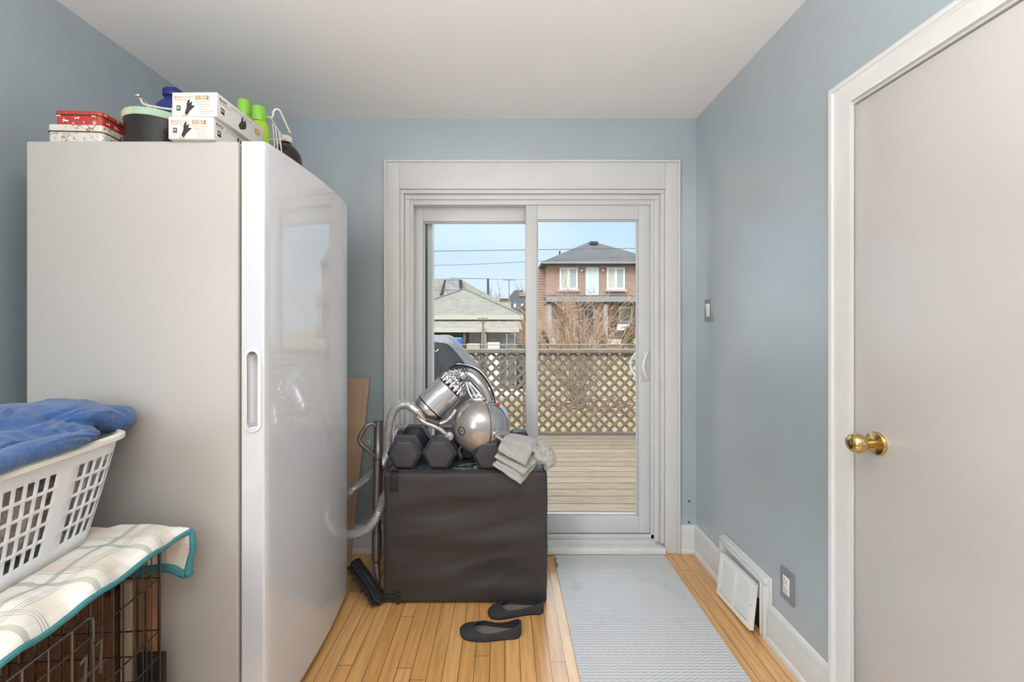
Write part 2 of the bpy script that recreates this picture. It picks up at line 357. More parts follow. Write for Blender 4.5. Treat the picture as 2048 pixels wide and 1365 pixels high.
# --- right-hand interior door
DY0, DY1, DH = .52, 1.296, 1.952
m = MB()
def casing_prof(): return [(0, 0), (.012, 0), (.016, .01), (.016, .045), (.019, .052), (.026, .056), (.028, .066), (.024, .072), (0, .072)]  # (out, across) across measured from the opening outwards
pr = casing_prof(); n = len(pr); vs = []
for (y, z, dy, dz) in ((DY1-.004, 0, 1, 0), (DY1-.004, DH+.012, 1, 1), (DY0+.004, DH+.012, -1, 1), (DY0+.004, 0, -1, 0)):
    for o_, a_ in pr: vs.append((XR-o_, y+dy*a_, z+dz*a_))
fs = [(k*n+i, k*n+(i+1) % n, (k+1)*n+(i+1) % n, (k+1)*n+i) for k in range(3) for i in range(n)]
m.add(vs, fs+[tuple(range(n)), tuple(range(3*n, 4*n))])
struct('trim_4', m, white, smooth=True)
m = MB().box(XR, XR+.12, DY1, DY1+.01, 0, DH+.02).box(XR, XR+.12, DY0-.01, DY0, 0, DH+.02).box(XR, XR+.12, DY0, DY1, DH+.005, DH+.02)
struct('trim_5', m, white)
d2 = sthing('door_2', (XR+.02, .9, 0))
obj('door_slab', MB().box(XR+.003, XR+.038, DY0+.003, DY1-.004, .008, DH), wpaint2, d2, bevel=.002)
ky, kz = 1.214, .934
m = MB().lathe([(.034, 0), (.034, .003), (.031, .008), (.018, .011), (.013, .014), (.012, .03), (.015, .034), (.015, .038)], (XR+.003, ky, kz), (-1, 0, 0), 32)
kb = obj('door_knob', m, brass, d2, smooth=True)
m = MB().lathe([(.012, .034), (.02, .038), (.0265, .048), (.0285, .058), (.027, .068), (.021, .077), (.014, .081), (.005, .082)], (XR+.003, ky, kz), (-1, 0, 0), 32)
obj('knob_ball', m, brass, kb, smooth=True)

# --- outlet and switch
def plate(name, y, z, label, kind):
    t = thing(name, (XR, y, z), label, 'electrical fitting')
    m = MB(); a_, b_ = .036, .058
    m.box(XR-.008, XR, y-a_, y+a_, z-b_, z+b_)
    for s_ in (-1, 1): m.cyl((XR-.0086, y, z+s_*.046), (XR-.008, y, z+s_*.046), .0028, 10)
    obj('cover_plate', m, steel, t, bevel=.003)
    if kind == 'outlet':
        i_ = obj('receptacle', MB().box(XR-.0105, XR-.007, y-.0165, y+.0165, z-.033, z+.033), wplast, t, bevel=.001)
        m = MB()
        for s_ in (-1, 1):
            zz = z+s_*.018
            m.box(XR-.0108, XR-.0104, y-.0075, y-.0058, zz-.002, zz+.006).box(XR-.0108, XR-.0104, y+.0055, y+.0075, zz-.002, zz+.007)
            m.cyl((XR-.0108, y, zz-.007), (XR-.0104, y, zz-.007), .0023, 10)
        obj('socket_slot', m, blackm, i_)
    else:
        m = MB().prism([(-.033, 0), (.033, 0), (.033, .0085), (0, .0035), (-.033, .002)], lambda a2, b2, d: Vector((XR-.007-b2, y+d, z+a2)), -.0165, .0165)
        obj('rocker', m, wplast, t, bevel=.0008)
    return t
plate('wall_outlet', 1.59, .288, 'steel-framed double outlet low on the right wall beside the white vent', 'outlet')
plate('light_switch', 2.205, 1.351, 'small steel-framed white light switch on the right wall near the patio door', 'switch')

# --- heating vent
t = thing('heating_vent', (XR, 1.87, .0), 'white wooden-framed heating vent low on right wall with its slatted cover hanging loose', 'vent')
m = MB()
va, vb, vt = 1.693, 2.05, .25
m.box(XR-.012, XR, va-.012, vb, .13, vt+.008)
for y0, y1, z0, z1 in ((va, vb, .222, vt), (va, va+.03, .0, .222), (vb-.03, vb, .0, .222)): m.box(XR-.03, XR, y0, y1, z0, z1)
m.box(XR-.036, XR-.03, va+.012, va+.022, .02, .235).box(XR-.036, XR-.03, va+.012, vb-.01, .226, .236)
obj('vent_frame', m, white, t, bevel=.003)
obj('duct_hole', MB().box(XR-.006, XR-.002, va+.03, vb-.03, .0, .222), mat('duct_dark', (50, 42, 36), .9), t)
# loose cover: leaning plate
A = Vector((XR-.043, 1.995, .195)); B = Vector((XR-.036, 1.738, .203)); Cc = Vector((XR-.062, 1.748, .008)); D = Vector((XR-.068, 2.0, .006))
ux = (B-A).normalized(); uz = (D-A); uz = (uz-ux*uz.dot(ux)).normalized(); un = ux.cross(uz).normalized()
if un.x > 0: un = -un
gw = (B-A).length; gh = .19
def G(a_, b_, d): return A+ux*a_+uz*b_+un*d
m = MB()
def gbox(a0, a1, b0, b1, d0, d1):
    m.prism([(a0, b0), (a1, b0), (a1, b1), (a0, b1)], G, d0, d1)
gbox(0, gw, 0, .022, 0, .006); gbox(0, gw, gh-.022, gh, 0, .006); gbox(0, .022, .022, gh-.022, 0, .006); gbox(gw-.022, gw, .022, gh-.022, 0, .006); gbox(gw/2-.009, gw/2+.009, .022, gh-.022, 0, .006)
gbox(0, gw, 0, .003, -.012, 0); gbox(gw-.003, gw, 0, gh, -.012, 0); gbox(0, .003, 0, gh, -.012, 0)
k = 0
b_ = .024
while b_ < gh-.026:
    m.prism([(b_, .0005), (b_+.0032, .005), (b_+.0044, .005), (b_+.0014, -.002)], lambda p_, q_, d: G(d, p_, q_), .022, gw-.022); b_ += .0075
lc = obj('slatted_cover', m, wplast, t)
m = MB(); m.cyl(G(gw-.01, gh*.5, .006), G(gw-.01, gh*.5, .0066), .0025, 10); obj('screw_hole', m, blackm, lc)

# --- ceiling lamp behind the camera
t = thing('ceiling_lamp', (-.1, .55, H), 'flush ceiling lamp with brass base behind the viewpoint', 'lamp')
obj('lamp_base', MB().lathe([(.02, 0), (.08, 0), (.08, -.03), (.05, -.04), (.02, -.045)], (-.1, .55, H), n=32), brass, t, smooth=True)

# ================================================================== FREEZER
fz = thing('upright_freezer', (-1.08, 1.62, 0), 'tall white upright freezer with a glossy curved door on the left', 'freezer')
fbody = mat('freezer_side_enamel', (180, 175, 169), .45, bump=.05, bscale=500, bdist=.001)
fdoor = mat('freezer_gloss_enamel', (210, 211, 215), .05, ior=2.1)
fnear = 1.262; ffar = 1.965; FT = 1.83
m = MB().box(-1.44, -.802, fnear, ffar, .03, FT); obj('cabinet', m, fbody, fz, bevel=.006, bseg=3)
m = MB().box(-1.43, -.83, fnear+.02, ffar-.02, 0, .03); obj('plinth', m, blackm, fz)
obj('door_gasket', MB().box(-.803, -.793, fnear+.012, ffar-.012, .06, FT-.012), mat('gasket_grey', (120, 112, 102), .8), fz)
# door cross-section
pts = [(-.793, ffar), (-.793, fnear)]
cv = [(-.724, fnear), (-.7165, 1.29), (-.709, 1.38), (-.704, 1.48), (-.7025, 1.58), (-.7045, 1.68), (-.711, 1.78), (-.7215, 1.88), (-.732, 1.945), (-.739, ffar)]
cvs = [(p.x, p.y) for p in catmull([(a_, b_, 0) for a_, b_ in cv], 5)]
poly = pts+cvs
m = MB().prism(poly, lambda a_, b_, d: Vector((a_, b_, d)), .045, FT)
door = obj('door', m, fdoor, fz, bevel=.006, bseg=3)
# recessed pull in the near edge
def stadium(cx, cz, w_, h_, n=10):
    r = w_/2; out = []
    for i in range(n+1): t_ = PI*i/n; out.append((cx+r*math.cos(t_), cz+h_/2-r+r*math.sin(t_)))
    for i in range(n+1): t_ = PI+PI*i/n; out.append((cx+r*math.cos(t_), cz-h_/2+r+r*math.sin(t_)))
    return out
hcx, hcz = -.7565, 1.08
cut = MB().prism(stadium(hcx, hcz, .034, .235), lambda a_, b_, d: Vector((a_, d, b_)), fnear-.05, fnear+.035)
co = obj('cut', cut, fdoor); co.location = (0, 0, 0); co.data.transform(Matrix.Translation(BASE['cut']))
bmx = door.modifiers.new('bool', 'BOOLEAN'); bmx.object = co; bmx.operation = 'DIFFERENCE'; bmx.solver = 'EXACT'
baked(door); bpy.data.objects.remove(co)
for p_ in door.data.polygons:
    if abs(p_.normal.y) > .985 or abs(p_.normal.z) > .985: p_.use_smooth = False
wn_m = door.modifiers.new('w', 'WEIGHTED_NORMAL'); wn_m.weight = 100; wn_m.mode = 'FACE_AREA'
o_ = stadium(hcx, hcz, .05, .252); i_ = stadium(hcx, hcz, .034, .235); n = len(o_)
m = MB(); vs = []
for ring, y in ((o_, fnear+.001), (o_, fnear-.004), (i_, fnear-.006), (i_, fnear+.002)): vs += [(a_, y, b_) for a_, b_ in ring]
m.add(vs, [(k*n+i, k*n+(i+1) % n, (k+1)*n+(i+1) % n, (k+1)*n+i) for k in range(3) for i in range(n)])
obj('handle_rim', m, mat('handle_plastic', (222, 221, 219), .4), door, smooth=True)
obj('hinge_cover', MB().box(-.80, -.752, ffar-.03, ffar+.005, FT-.001, FT+.006), fbody, fz, bevel=.003)

# ================================================================== THINGS ON TOP OF THE FREEZER
def tin(name, x0, x1, y0, y1, z0, z1, lidh, rot, m_body, label, cat='tin', gold=None):
    c = Vector(((x0+x1)/2, (y0+y1)/2, z0)); R = Matrix.Translation(c)@Matrix.Rotation(rot, 4, 'Z')
    hx_, hy_ = (x1-x0)/2, (y1-y0)/2; h = z1-z0
    t = thing(name, c, label, cat)
    def rr(w_, d_, r, n=6):
        out = []
        for cx, cy, a0 in ((w_-r, d_-r, 0), (-w_+r, d_-r, PI/2), (-w_+r, -d_+r, PI), (w_-r, -d_+r, 1.5*PI)):
            for i in range(n+1): a_ = a0+PI/2*i/n; out.append((cx+r*math.cos(a_), cy+r*math.sin(a_)))
        return out
    def ex(w_, d_, r, za, zb): return MB().prism(rr(w_, d_, r), lambda a_, b_, d: R@Vector((a_, b_, d)), za, zb)
    obj('tin_body', ex(hx_-.0015, hy_-.0015, .014, 0, h-lidh), m_body, t, smooth=True)
    m = ex(hx_, hy_, .015, h-lidh, h-.002); m.merge(ex(hx_-.002, hy_-.002, .014, h-.002, h))
    m.merge(ex(hx_+.001, hy_+.001, .016, h-lidh-.0015, h-lidh+.0012), 1)
    obj('lid', m, [m_body, mat('tin_rim', (70, 50, 40), .5)], t, smooth=True)
    return t, R
def printmat(name, base, spots, rough=.35):   # printed tin: base colour with layered spot and vine motifs
    m = bpy.data.materials.new(name); m.use_nodes = True; nt = m.node_tree; b = nt.nodes['Principled BSDF']; b.inputs['Roughness'].default_value = rough
    g = nt.nodes.new('ShaderNodeNewGeometry'); rgb = nt.nodes.new('ShaderNodeRGB'); rgb.outputs[0].default_value = lin(base); cur = rgb.outputs[0]
    for kind, sc, th, col in spots:
        if kind == 'dot':
            t = nt.nodes.new('ShaderNodeTexVoronoi'); t.inputs['Scale'].default_value = sc; nt.links.new(g.outputs['Position'], t.inputs['Vector']); src = t.outputs['Distance']
            q = nt.nodes.new('ShaderNodeMath'); q.operation = 'LESS_THAN'; q.inputs[1].default_value = th
        else:
            t = nt.nodes.new('ShaderNodeTexNoise'); t.inputs['Scale'].default_value = sc; t.inputs['Detail'].default_value = 2; t.inputs['Distortion'].default_value = 1.5; nt.links.new(g.outputs['Position'], t.inputs['Vector'])
            a_ = nt.nodes.new('ShaderNodeMath'); a_.operation = 'SUBTRACT'; nt.links.new(t.outputs[0], a_.inputs[0]); a_.inputs[1].default_value = .5
            c_ = nt.nodes.new('ShaderNodeMath'); c_.operation = 'ABSOLUTE'; nt.links.new(a_.outputs[0], c_.inputs[0]); src = c_.outputs[0]
            q = nt.nodes.new('ShaderNodeMath'); q.operation = 'LESS_THAN' if kind == 'line' else 'GREATER_THAN'; q.inputs[1].default_value = th
        nt.links.new(src, q.inputs[0]); x = nt.nodes.new('ShaderNodeMix'); x.data_type = 'RGBA'; nt.links.new(q.outputs[0], x.inputs[0]); nt.links.new(cur, x.inputs[6]); x.inputs[7].default_value = lin(col); cur = x.outputs[2]
    nt.links.new(cur, b.inputs['Base Color']); return m
whtin = printmat('berry_print_tin', (208, 204, 196), [('blob', 22, .14, (196, 186, 160)), ('line', 16, .010, (150, 120, 88)), ('dot', 55, .16, (176, 52, 36))])
rdtin = printmat('red_print_tin', (176, 52, 44), [('line', 26, .008, (206, 96, 76)), ('dot', 60, .12, (236, 190, 160))])
tin('cookie_tin', -1.440, -1.270, 1.315, 1.58, FT, FT+.075, .022, math.radians(3), whtin, 'white rectangular tin printed with red berries and leaves, under the red tin')
rt, RR = tin('cookie_tin', -1.428, -1.284, 1.325, 1.57, FT+.075, FT+.124, .014, math.radians(3), rdtin, 'red rectangular tin printed with white reindeer and snowflakes, on the white tin')
# reindeer and snowflakes on the red tin
deer = [(-1, .1), (-.6, .35), (-.1, .3), (.35, .5), (.3, .95), (.45, .6), (.6, .9), (.55, .5), (.95, .4), (.6, .25), (.55, 0), (.95, -.35), (.3, -.05), (-.3, 0), (-.9, -.45), (-.55, .05)]
m = MB()
def motif(poly, cx, cz, s_, face, mir=1):
    hx_, hy_ = .072, .1225
    if face == 'front': f = lambda a_, b_, d: RR@Vector((cx+a_*mir*s_, -hy_-.0003-d, cz+b_*s_))
    else: f = lambda a_, b_, d: RR@Vector((hx_+.0003+d, cx+a_*mir*s_, cz+b_*s_))
    m.prism(poly, f, 0, .0003)
def flake(cx, cz, s_, face):
    for i in range(4):
        t_ = PI*i/4; c_, d_ = math.cos(t_), math.sin(t_)
        motif([(-c_-.06*d_, -d_+.06*c_), (c_-.06*d_, d_+.06*c_), (c_+.06*d_, d_-.06*c_), (-c_+.06*d_, -d_-.06*c_)], cx, cz, s_, face)
motif(deer, -.035, .014, .011, 'front', -1); motif(deer, .0, .023, .009, 'front'); motif(deer, -.056, .03, .008, 'front'); motif(deer, .05, .03, .008, 'front', -1)
flake(.052, .01, .009, 'front'); flake(-.012, .008, .004, 'front'); flake(.02, .012, .003, 'front')
motif(deer, -.098, .016, .009, 'side'); motif(deer, -.068, .016, .009, 'side', -1); flake(-.108, .041, .005, 'side'); motif(deer, -.02, .014, .010, 'side', -1); motif(deer, .03, .02, .009, 'side'); flake(-.062, .041, .005, 'side'); flake(.055, .012, .008, 'side'); flake(0, .028, .005, 'side')
obj('printed_motif', m, mat('cream_print', (240, 225, 208), .5), rt)
# black pot with two-tone lid
px_ = thing('cookie_tin', (-1.174, 1.43, FT), 'round black tin with a cream and pale green lid, left of the glove boxes', 'tin')
obj('tin_body', MB().lathe([(.088, 0), (.094, .004), (.094, .118), (.092, .12)], (-1.174, 1.43, FT), n=48), mat('black_tin', (28, 24, 22), .3, bump=.1, bscale=200), px_, smooth=True)
m = MB().lathe([(.097, .118), (.0985, .12), (.0985, .138), (.096, .142), (.09, .143)], (-1.174, 1.43, FT), n=48)
def twotone():
    mm = bpy.data.materials.new('cream_and_green_lid'); mm.use_nodes = True; nt = mm.node_tree; b = nt.nodes['Principled BSDF']
    g = nt.nodes.new('ShaderNodeNewGeometry'); s = nt.nodes.new('ShaderNodeSeparateXYZ'); nt.links.new(g.outputs['Position'], s.inputs[0])
    q = nt.nodes.new('ShaderNodeMath'); q.operation = 'GREATER_THAN'; q.inputs[1].default_value = -1.185; nt.links.new(s.outputs[0], q.inputs[0])
    x = nt.nodes.new('ShaderNodeMix'); x.data_type = 'RGBA'; x.inputs[6].default_value = lin((206, 194, 160)); x.inputs[7].default_value = lin((164, 188, 164)); nt.links.new(q.outputs[0], x.inputs[0]); nt.links.new(x.outputs[2], b.inputs['Base Color']); b.inputs['Roughness'].default_value = .5; return mm
obj('lid', m, twotone(), px_, smooth=True)

# glove boxes
card = mat('white_carton', (208, 206, 202), .5)
ink = mat('dark_ink', (52, 46, 42), .6); gold = mat('gold_ink', (196, 150, 84), .5); grey_ink = mat('grey_ink', (160, 158, 154), .6); skin = mat('printed_skin', (222, 180, 110), .6)
glove = [(0, 0), (.14, -.12), (.30, .10), (.42, .28), (.62, .44), (.95, .74), (.62, .74), (.60, .78), (.66, 1.10), (.36, .94), (.42, 1.12), (.36, 1.32), (.22, 1.16), (.12, .92), (.12, .62), (.02, .34), (-.08, .12)]
fist = [(0, 0), (.12, .02), (.34, .18), (.55, .34), (.62, .62), (.60, .95), (.48, 1.22), (.44, .98), (.30, .88), (.32, 1.12), (.26, 1.3), (.16, 1.05), (.12, .78), (.03, .55), (-.06, .38), (-.12, .2)]
def glovebox(corner, w_, d_, h, rot, label):
    # corner: front-right-bottom corner; width goes to -x, depth to +y
    R = Matrix.Translation(corner)@Matrix.Rotation(rot, 4, 'Z')
    t = thing('glove_box', corner, label, 'box')
    m = MB().box(-w_, 0, 0, d_, 0, h, mtx=R); b = obj('carton', m, card, t, bevel=.0015)
    e_ = .0004
    fr = lambda x, z: R@Vector((-w_+x, -e_, z)); sd = lambda y, z: R@Vector((e_, y, z))
    u = w_/.133
    m = MB()
    m.merge(text_mb('BLACK', .0075*u, lambda x, y: fr(x+.008, y+h-.017), .0002), 1); m.merge(text_mb('NON-STERILE NITRILE GLOVES', .0048*u, lambda x, y: fr(x*.5+.032, y+h-.016)), 2)
    m.merge(text_mb('POWDER FREE', .0055*u, lambda x, y: fr(x+.008, y+h-.024)), 1)
    m.merge(text_mb('MADE IN CHINA', .005*u, lambda x, y: fr(x+.075, y+h-.038)), 1)
    for i_, s_ in enumerate(('CAUTION NOTICE', 'SINGLE USE ONLY', 'STORE IN A COOL, DRY PLACE', 'KEEP AWAY FROM SUN')):
        m.merge(text_mb(s_, .0042, lambda x, y: fr(x*.8+.083, y+h-.046-.0065*i_)), 2)
    for z_ in (h-.029,): m.prism([(.068, z_), (.115, z_), (.115, z_+.0008), (.068, z_+.0008)], lambda a_, c_, d: fr(a_, c_)+Vector((0, -d, 0)), 0, .0002, 1)
    x = .07; rr_ = random.Random(3)
    while x < .112:
        ww = rr_.choice([.0007, .0012, .0022]); m.prism([(x, h-.023), (x+ww, h-.023), (x+ww, h-.010), (x, h-.010)], lambda a_, c_, d: fr(a_, c_)+Vector((0, -d, 0)), 0, .0002, 1 if rr_.random() > .15 else 0); x += ww+rr_.choice([.0006, .001, .0018])
    m.prism([(.014, .018), (.0255, .018), (.0255, .033), (.014, .033)], lambda a_, c_, d: fr(a_, c_)+Vector((0, -d, 0)), 0, .0001, 0)
    m.merge(text_mb('M', .011, lambda x_, y_: fr(x_+.0152, y_+.023)+Vector((0, -.0003, 0)), .0001), 3)
    m.merge(text_mb('MEDIUM', .0026, lambda x_, y_: fr(x_+.0148, y_+.0193)+Vector((0, -.0003, 0))), 3)
    m.prism([(.041+a_*.03, .004+b_*.034+.004) for a_, b_ in glove], lambda a_, c_, d: fr(a_, c_)+Vector((0, -d, 0)), 0, .0002, 0)
    m.prism([(.030, .001), (.047, .001), (.0405, .0095), (.036, .0085)], lambda a_, c_, d: fr(a_, c_)+Vector((0, -d, 0)), 0, .0001, 4)
    # long side
    m.merge(text_mb('BLACK', .011, lambda x_, y_: sd(x_+.010, y_+h-.018), .0003), 0); m.merge(text_mb('NON-STERILE NITRILE GLOVES', .010, lambda x_, y_: sd(x_*.8+.058, y_+h-.017)), 2)
    m.merge(text_mb('POWDER FREE', .008, lambda x_, y_: sd(x_+.010, y_+h-.027)), 2)
    m.prism([(.016, .018), (.032, .018), (.032, .036), (.016, .036)], lambda a_, c_, d: sd(a_, c_)+Vector((d, 0, 0)), 0, .0001, 0)
    m.merge(text_mb('M', .013, lambda x_, y_: sd(x_+.0175, y_+.024)+Vector((.0003, 0, 0)), .0001), 3)
    m.prism([(.105+a_*.055, .012+b_*.036) for a_, b_ in fist], lambda a_, c_, d: sd(a_, c_)+Vector((d, 0, 0)), 0, .0002, 0)
    m.prism([(.085, .002), (.112, .002), (.108, .016), (.098, .02)], lambda a_, c_, d: sd(a_, c_)+Vector((d, 0, 0)), 0, .0001, 5)
    st = []
    for i in range(24): r_ = (.017 if i % 2 else .011); st.append((.2+r_*math.cos(2*PI*i/24)*1.2, .045+r_*.8*math.sin(2*PI*i/24)))
    m.prism(st, lambda a_, c_, d: sd(a_, c_)+Vector((d, 0, 0)), 0, .0002, 1)
    m.merge(text_mb('100%', .009, lambda x_, y_: sd(x_+.188, y_+.042)+Vector((.0004, 0, 0))), 3)
    obj('printing', m, [ink, gold, grey_ink, card, skin, mat('pale_print', (216, 208, 190), .6)], b, fixn=False)
    return t
glovebox((-.868, 1.252, FT), .133, .235, .067, math.radians(1.5), 'white carton of black gloves lying under the other glove box, on the freezer')
glovebox((-.857, 1.250, FT+.067), .135, .235, .073, math.radians(-.5), 'white carton of black gloves, upper one of the stacked pair')

# blue jug
bl = mat('blue_plastic', (52, 62, 140), .35, trans=.15)
t = thing('detergent_bottle', (-1.29, 1.63, FT), 'dark blue plastic jug behind the glove boxes', 'bottle')
c_ = (-1.287, 1.63, FT)
obj('bottle_body', MB().lathe([(.05, 0), (.062, .006), (.064, .03), (.064, .26), (.056, .292), (.036, .312), (.026, .32), (.026, .33)], c_, n=32, sx_=1, sy_=.8), bl, t, smooth=True)
m = MB().lathe([(.03, .325), (.034, .328), (.034, .35), (.028, .356)], c_, n=24)
m.prism([(-.02, .335), (.062, .318), (.072, .325), (.02, .362), (-.018, .366)], lambda a_, b_, d: Vector((c_[0]+a_, c_[1]+d, c_[2]+b_)), -.014, .014)
obj('cap', m, mat('dark_blue_plastic', (38, 44, 112), .35), t, bevel=.003)
# green shampoo bottles
gm = mat('lime_plastic', (150, 184, 44), .25); gcap = mat('green_cap_plastic', (128, 184, 66), .3)
def shampoo(x, y, h, label):
    t = thing('shampoo_bottle', (x, y, FT), label, 'bottle', 'lime green bottles on the freezer')
    obj('bottle_body', MB().lathe([(.026, 0), (.034, .006), (.0355, .03), (.0355, h*.62), (.033, h*.70), (.027, h*.76), (.022, h*.785)], (x, y, FT), n=32, sy_=.75), gm, t, smooth=True)
    obj('cap', MB().lathe([(.0225, h*.775), (.0235, h*.79), (.0235, h*.965), (.021, h*.99), (.012, h)], (x, y, FT), n=32), gcap, t, smooth=True)
shampoo(-.958, 1.545, .272, 'lime green bottle partly hidden behind the long glove carton')
shampoo(-.898, 1.535, .243, 'lime green bottle standing clear beside the white wire rack')
# brown bottle
t = thing('soda_bottle', (-.938, 1.80, FT), 'dark brown plastic bottle with a white cap at freezer corner', 'bottle')
c_ = (-.938, 1.80, FT)
obj('bottle_body', MB().lathe([(.045, 0), (.062, .008), (.065, .03), (.065, .14), (.059, .175), (.044, .200), (.026, .215), (.016, .224), (.0145, .235)], c_, n=40), mat('brown_liquid_plastic', (34, 20, 16), .12, coat=.5), t, smooth=True)
obj('cap', MB().lathe([(.0235, .226), (.0245, .229), (.0245, .248), (.021, .252)], c_, n=32), mat('cream_cap', (226, 218, 202), .4), t, smooth=True)
# wire rack
wr = mat('coated_white_wire', (232, 224, 208), .35)
t = thing('wire_rack', (-1.08, 1.63, FT), 'white coated wire rack standing behind tins and glove boxes', 'rack')
r = .0038
a_ = [P(276, 190, 1.50), P(272, 192, 1.53), P(281, 197, 1.535), P(285, 206, 1.54), P(292, 210, 1.545), P(312, 214, 1.55), P(345, 219, 1.555), P(440, 226, 1.60), P(500, 232, 1.64), P(538, 235, 1.66), P(545, 233, 1.66), P(547, 224, 1.66), P(551, 219, 1.665), P(558, 220, 1.67), P(562, 226, 1.68), P(580, 266, 1.735)]
obj('top_wire', MB().tube(catmull(a_, 6), r, 8), wr, t, smooth=True)
a2 = [P(276, 190, 1.50), P(284, 196, 1.62), P(298, 212, 1.66), P(318, 232, 1.68), P(324, 262, 1.69), P(440, 275, 1.70), P(535, 279, 1.72), P(563, 279, 1.735), P(569, 276, 1.735), P(570, 272, 1.735)]
obj('lower_wire', MB().tube(catmull(a2, 6), r, 8), wr, t, smooth=True)
for a3 in ((297, 213, 1.547, 292, 1.50), (311, 216, 1.552, 292, 1.52), (345, 220, 1.56, 290, 1.56), (514, 233, 1.645, 300, 1.64)):
    pp = P(a3[0], a3[1], a3[2]); obj('upright_wire', MB().cyl(pp, (pp.x-.003, pp.y, FT+.004), .0028, 8), wr, t, smooth=True)
m = MB().tube([P(542, 237, 1.66), P(553, 256, 1.70), P(566, 277, 1.735)], r, 8)
for x0_, y0_, x1_ in ((545, 240, 541), (551, 252, 549), (558, 265, 559)):
    p0 = P(x0_, y0_, 1.68); p2 = P(x1_, 296, 1.72); p2.z = FT+.004; pm = (p0+p2)/2+Vector((.012, 0, 0)); m.tube(catmull([p0, pm, p2], 6), .0026, 8)
obj('end_wire', m, wr, t, smooth=True)

# ================================================================== CRATE, COVER, BASKET, TOWEL
c0 = Vector((-.957, 1.165, 0)); du = Vector((.077, -.997, 0)).normalized(); dv = Vector((-du.y, du.x, 0))
if dv.x > 0: dv = -dv
def CR(u, v, z): return c0+du*u+dv*v+Vector((0, 0, z))
CL, CW, CH = .91, .56, .655
cm = mat('dark_coated_wire', (84, 82, 82), .24, .85)
t = thing('dog_crate', CR(CL/2, CW/2, 0), 'folding wire dog crate beside the freezer under the plaid cover', 'crate')
rows = [.022, .15, .29, .36, .43, .575, CH]
def wpanel(fn, la, lb_rows, sp, r=.0016, ro=.0026, rowr=.0022, skip=None):
    m = MB()
    for z in lb_rows:
        if skip: 
            m.cyl(fn(0, z), fn(skip[0], z), rowr, 6); m.cyl(fn(skip[1], z), fn(la, z), rowr, 6)
        else: m.cyl(fn(0, z), fn(la, z), rowr, 6)
    n = int(round(la/sp))
    for i in range(n+1):
        a_ = la*i/n
        if skip and skip[0] < a_ < skip[1]:
            m.cyl(fn(a_, skip[3]), fn(a_, lb_rows[-1]), r, 6); continue
        m.cyl(fn(a_, lb_rows[0]), fn(a_, lb_rows[-1]), ro if i in (0, n) else r, 6)
    return m
o_ = obj('side_panel', wpanel(lambda a_, z: CR(a_, 0, z), CL, rows, .0305, skip=(.24, .62, .05, .625)), cm, t, smooth=True)
obj('side_panel', wpanel(lambda a_, z: CR(a_, CW, z), CL, rows, .0305), cm, t, smooth=True)
obj('end_panel', wpanel(lambda a_, z: CR(0, .004+a_*(CW-.008)/CW, z), CW, rows, .0305), cm, t, smooth=True)
obj('end_panel', wpanel(lambda a_, z: CR(CL, .004+a_*(CW-.008)/CW, z), CW, rows, .0305), cm, t, smooth=True)
m = MB()
for i in range(19): m.cyl(CR(0, CW*i/18, CH), CR(CL, CW*i/18, CH), .0016, 6)
for i in range(6): m.cyl(CR(CL*i/5, 0, CH+.003), CR(CL*i/5, CW, CH+.003), .0022, 6)
obj('top_panel', m, cm, t, smooth=True)
m = MB()
pts = [CR(.22, -.012, .04), CR(.22, -.012, .605), CR(.222, -.012, .618), CR(.235, -.012, .624), CR(.60, -.012, .624), CR(.615, -.012, .618), CR(.62, -.012, .6), CR(.62, -.012, .04)]
m.tube(pts, .0028, 8, closed=True)
for i in range(1, 8): m.cyl(CR(.22+.4*i/8, -.012, .045), CR(.22+.4*i/8, -.012, .622), .0023 if i % 2 else .0016, 6)
for z in (.15, .27, .36, .43, .50, .575): m.cyl(CR(.22, -.010, z), CR(.62, -.010, z), .0021, 6)
dd = obj('crate_door', m, mat('bright_crate_wire', (120, 116, 113), .25, .85), t, smooth=True)
for z in (.54, .30):
    m = MB()
    m.tube(catmull([CR(.205, -.014, z-.06), CR(.205, -.016, z+.01), CR(.21, -.02, z+.018), CR(.225, -.02, z+.016)], 5), .0028, 8)
    m.tube(catmull([CR(.245, -.014, z-.08), CR(.245, -.018, z), CR(.25, -.022, z+.012), CR(.262, -.02, z+.004)], 5), .0028, 8)
    m.cyl(CR(.19, -.014, z-.04), CR(.29, -.014, z-.04), .0025, 8)
    obj('latch', m, MC['bright_crate_wire'], dd, smooth=True)
m = MB()
qs = [(0.006, .006), (CL-.006, .006), (CL-.006, CW-.006), (.006, CW-.006)]
m.prism(qs, lambda a_, b_, d: CR(a_, b_, d), .006, .012)
for i in range(4):
    (a0, b0), (a1, b1) = qs[i], qs[(i+1) % 4]
    m.tube([CR(a0, b0, .02), CR(a1, b1, .02)], .006, 6)
obj('tray', m, blackm, t)

# things standing between crate and freezer
def upbox(name, X0, X1, Y0, Y1, Z0, Z1, m_, label, cat, parts=None):
    t = thing(name, ((X0+X1)/2, (Y0+Y1)/2, Z0), label, cat)
    return t
t = thing('storage_box', (-1.29, 1.222, 0), 'brown ribbed box with a dark lid behind the wire crate', 'box')
bx0, bx1 = -1.50, -1.125
m = MB().box(bx0, bx1, 1.205, 1.252, 0, .505)
x = bx0+.01
while x < bx1-.02: m.box(x, x+.03, 1.200, 1.205, .01, .50); x += .038
obj('box_body', m, mat('brown_fibreboard', (122, 80, 50), .7, var=.2, vscale=90), t, bevel=.002)
obj('lid', MB().box(bx0-.004, bx1+.004, 1.198, 1.256, .505, .555), mat('dark_brown_lid', (48, 36, 30), .6), t, bevel=.003)
t = thing('wooden_board', (-1.09, 1.23, 0), 'narrow beige board standing upright between crate and freezer', 'board')
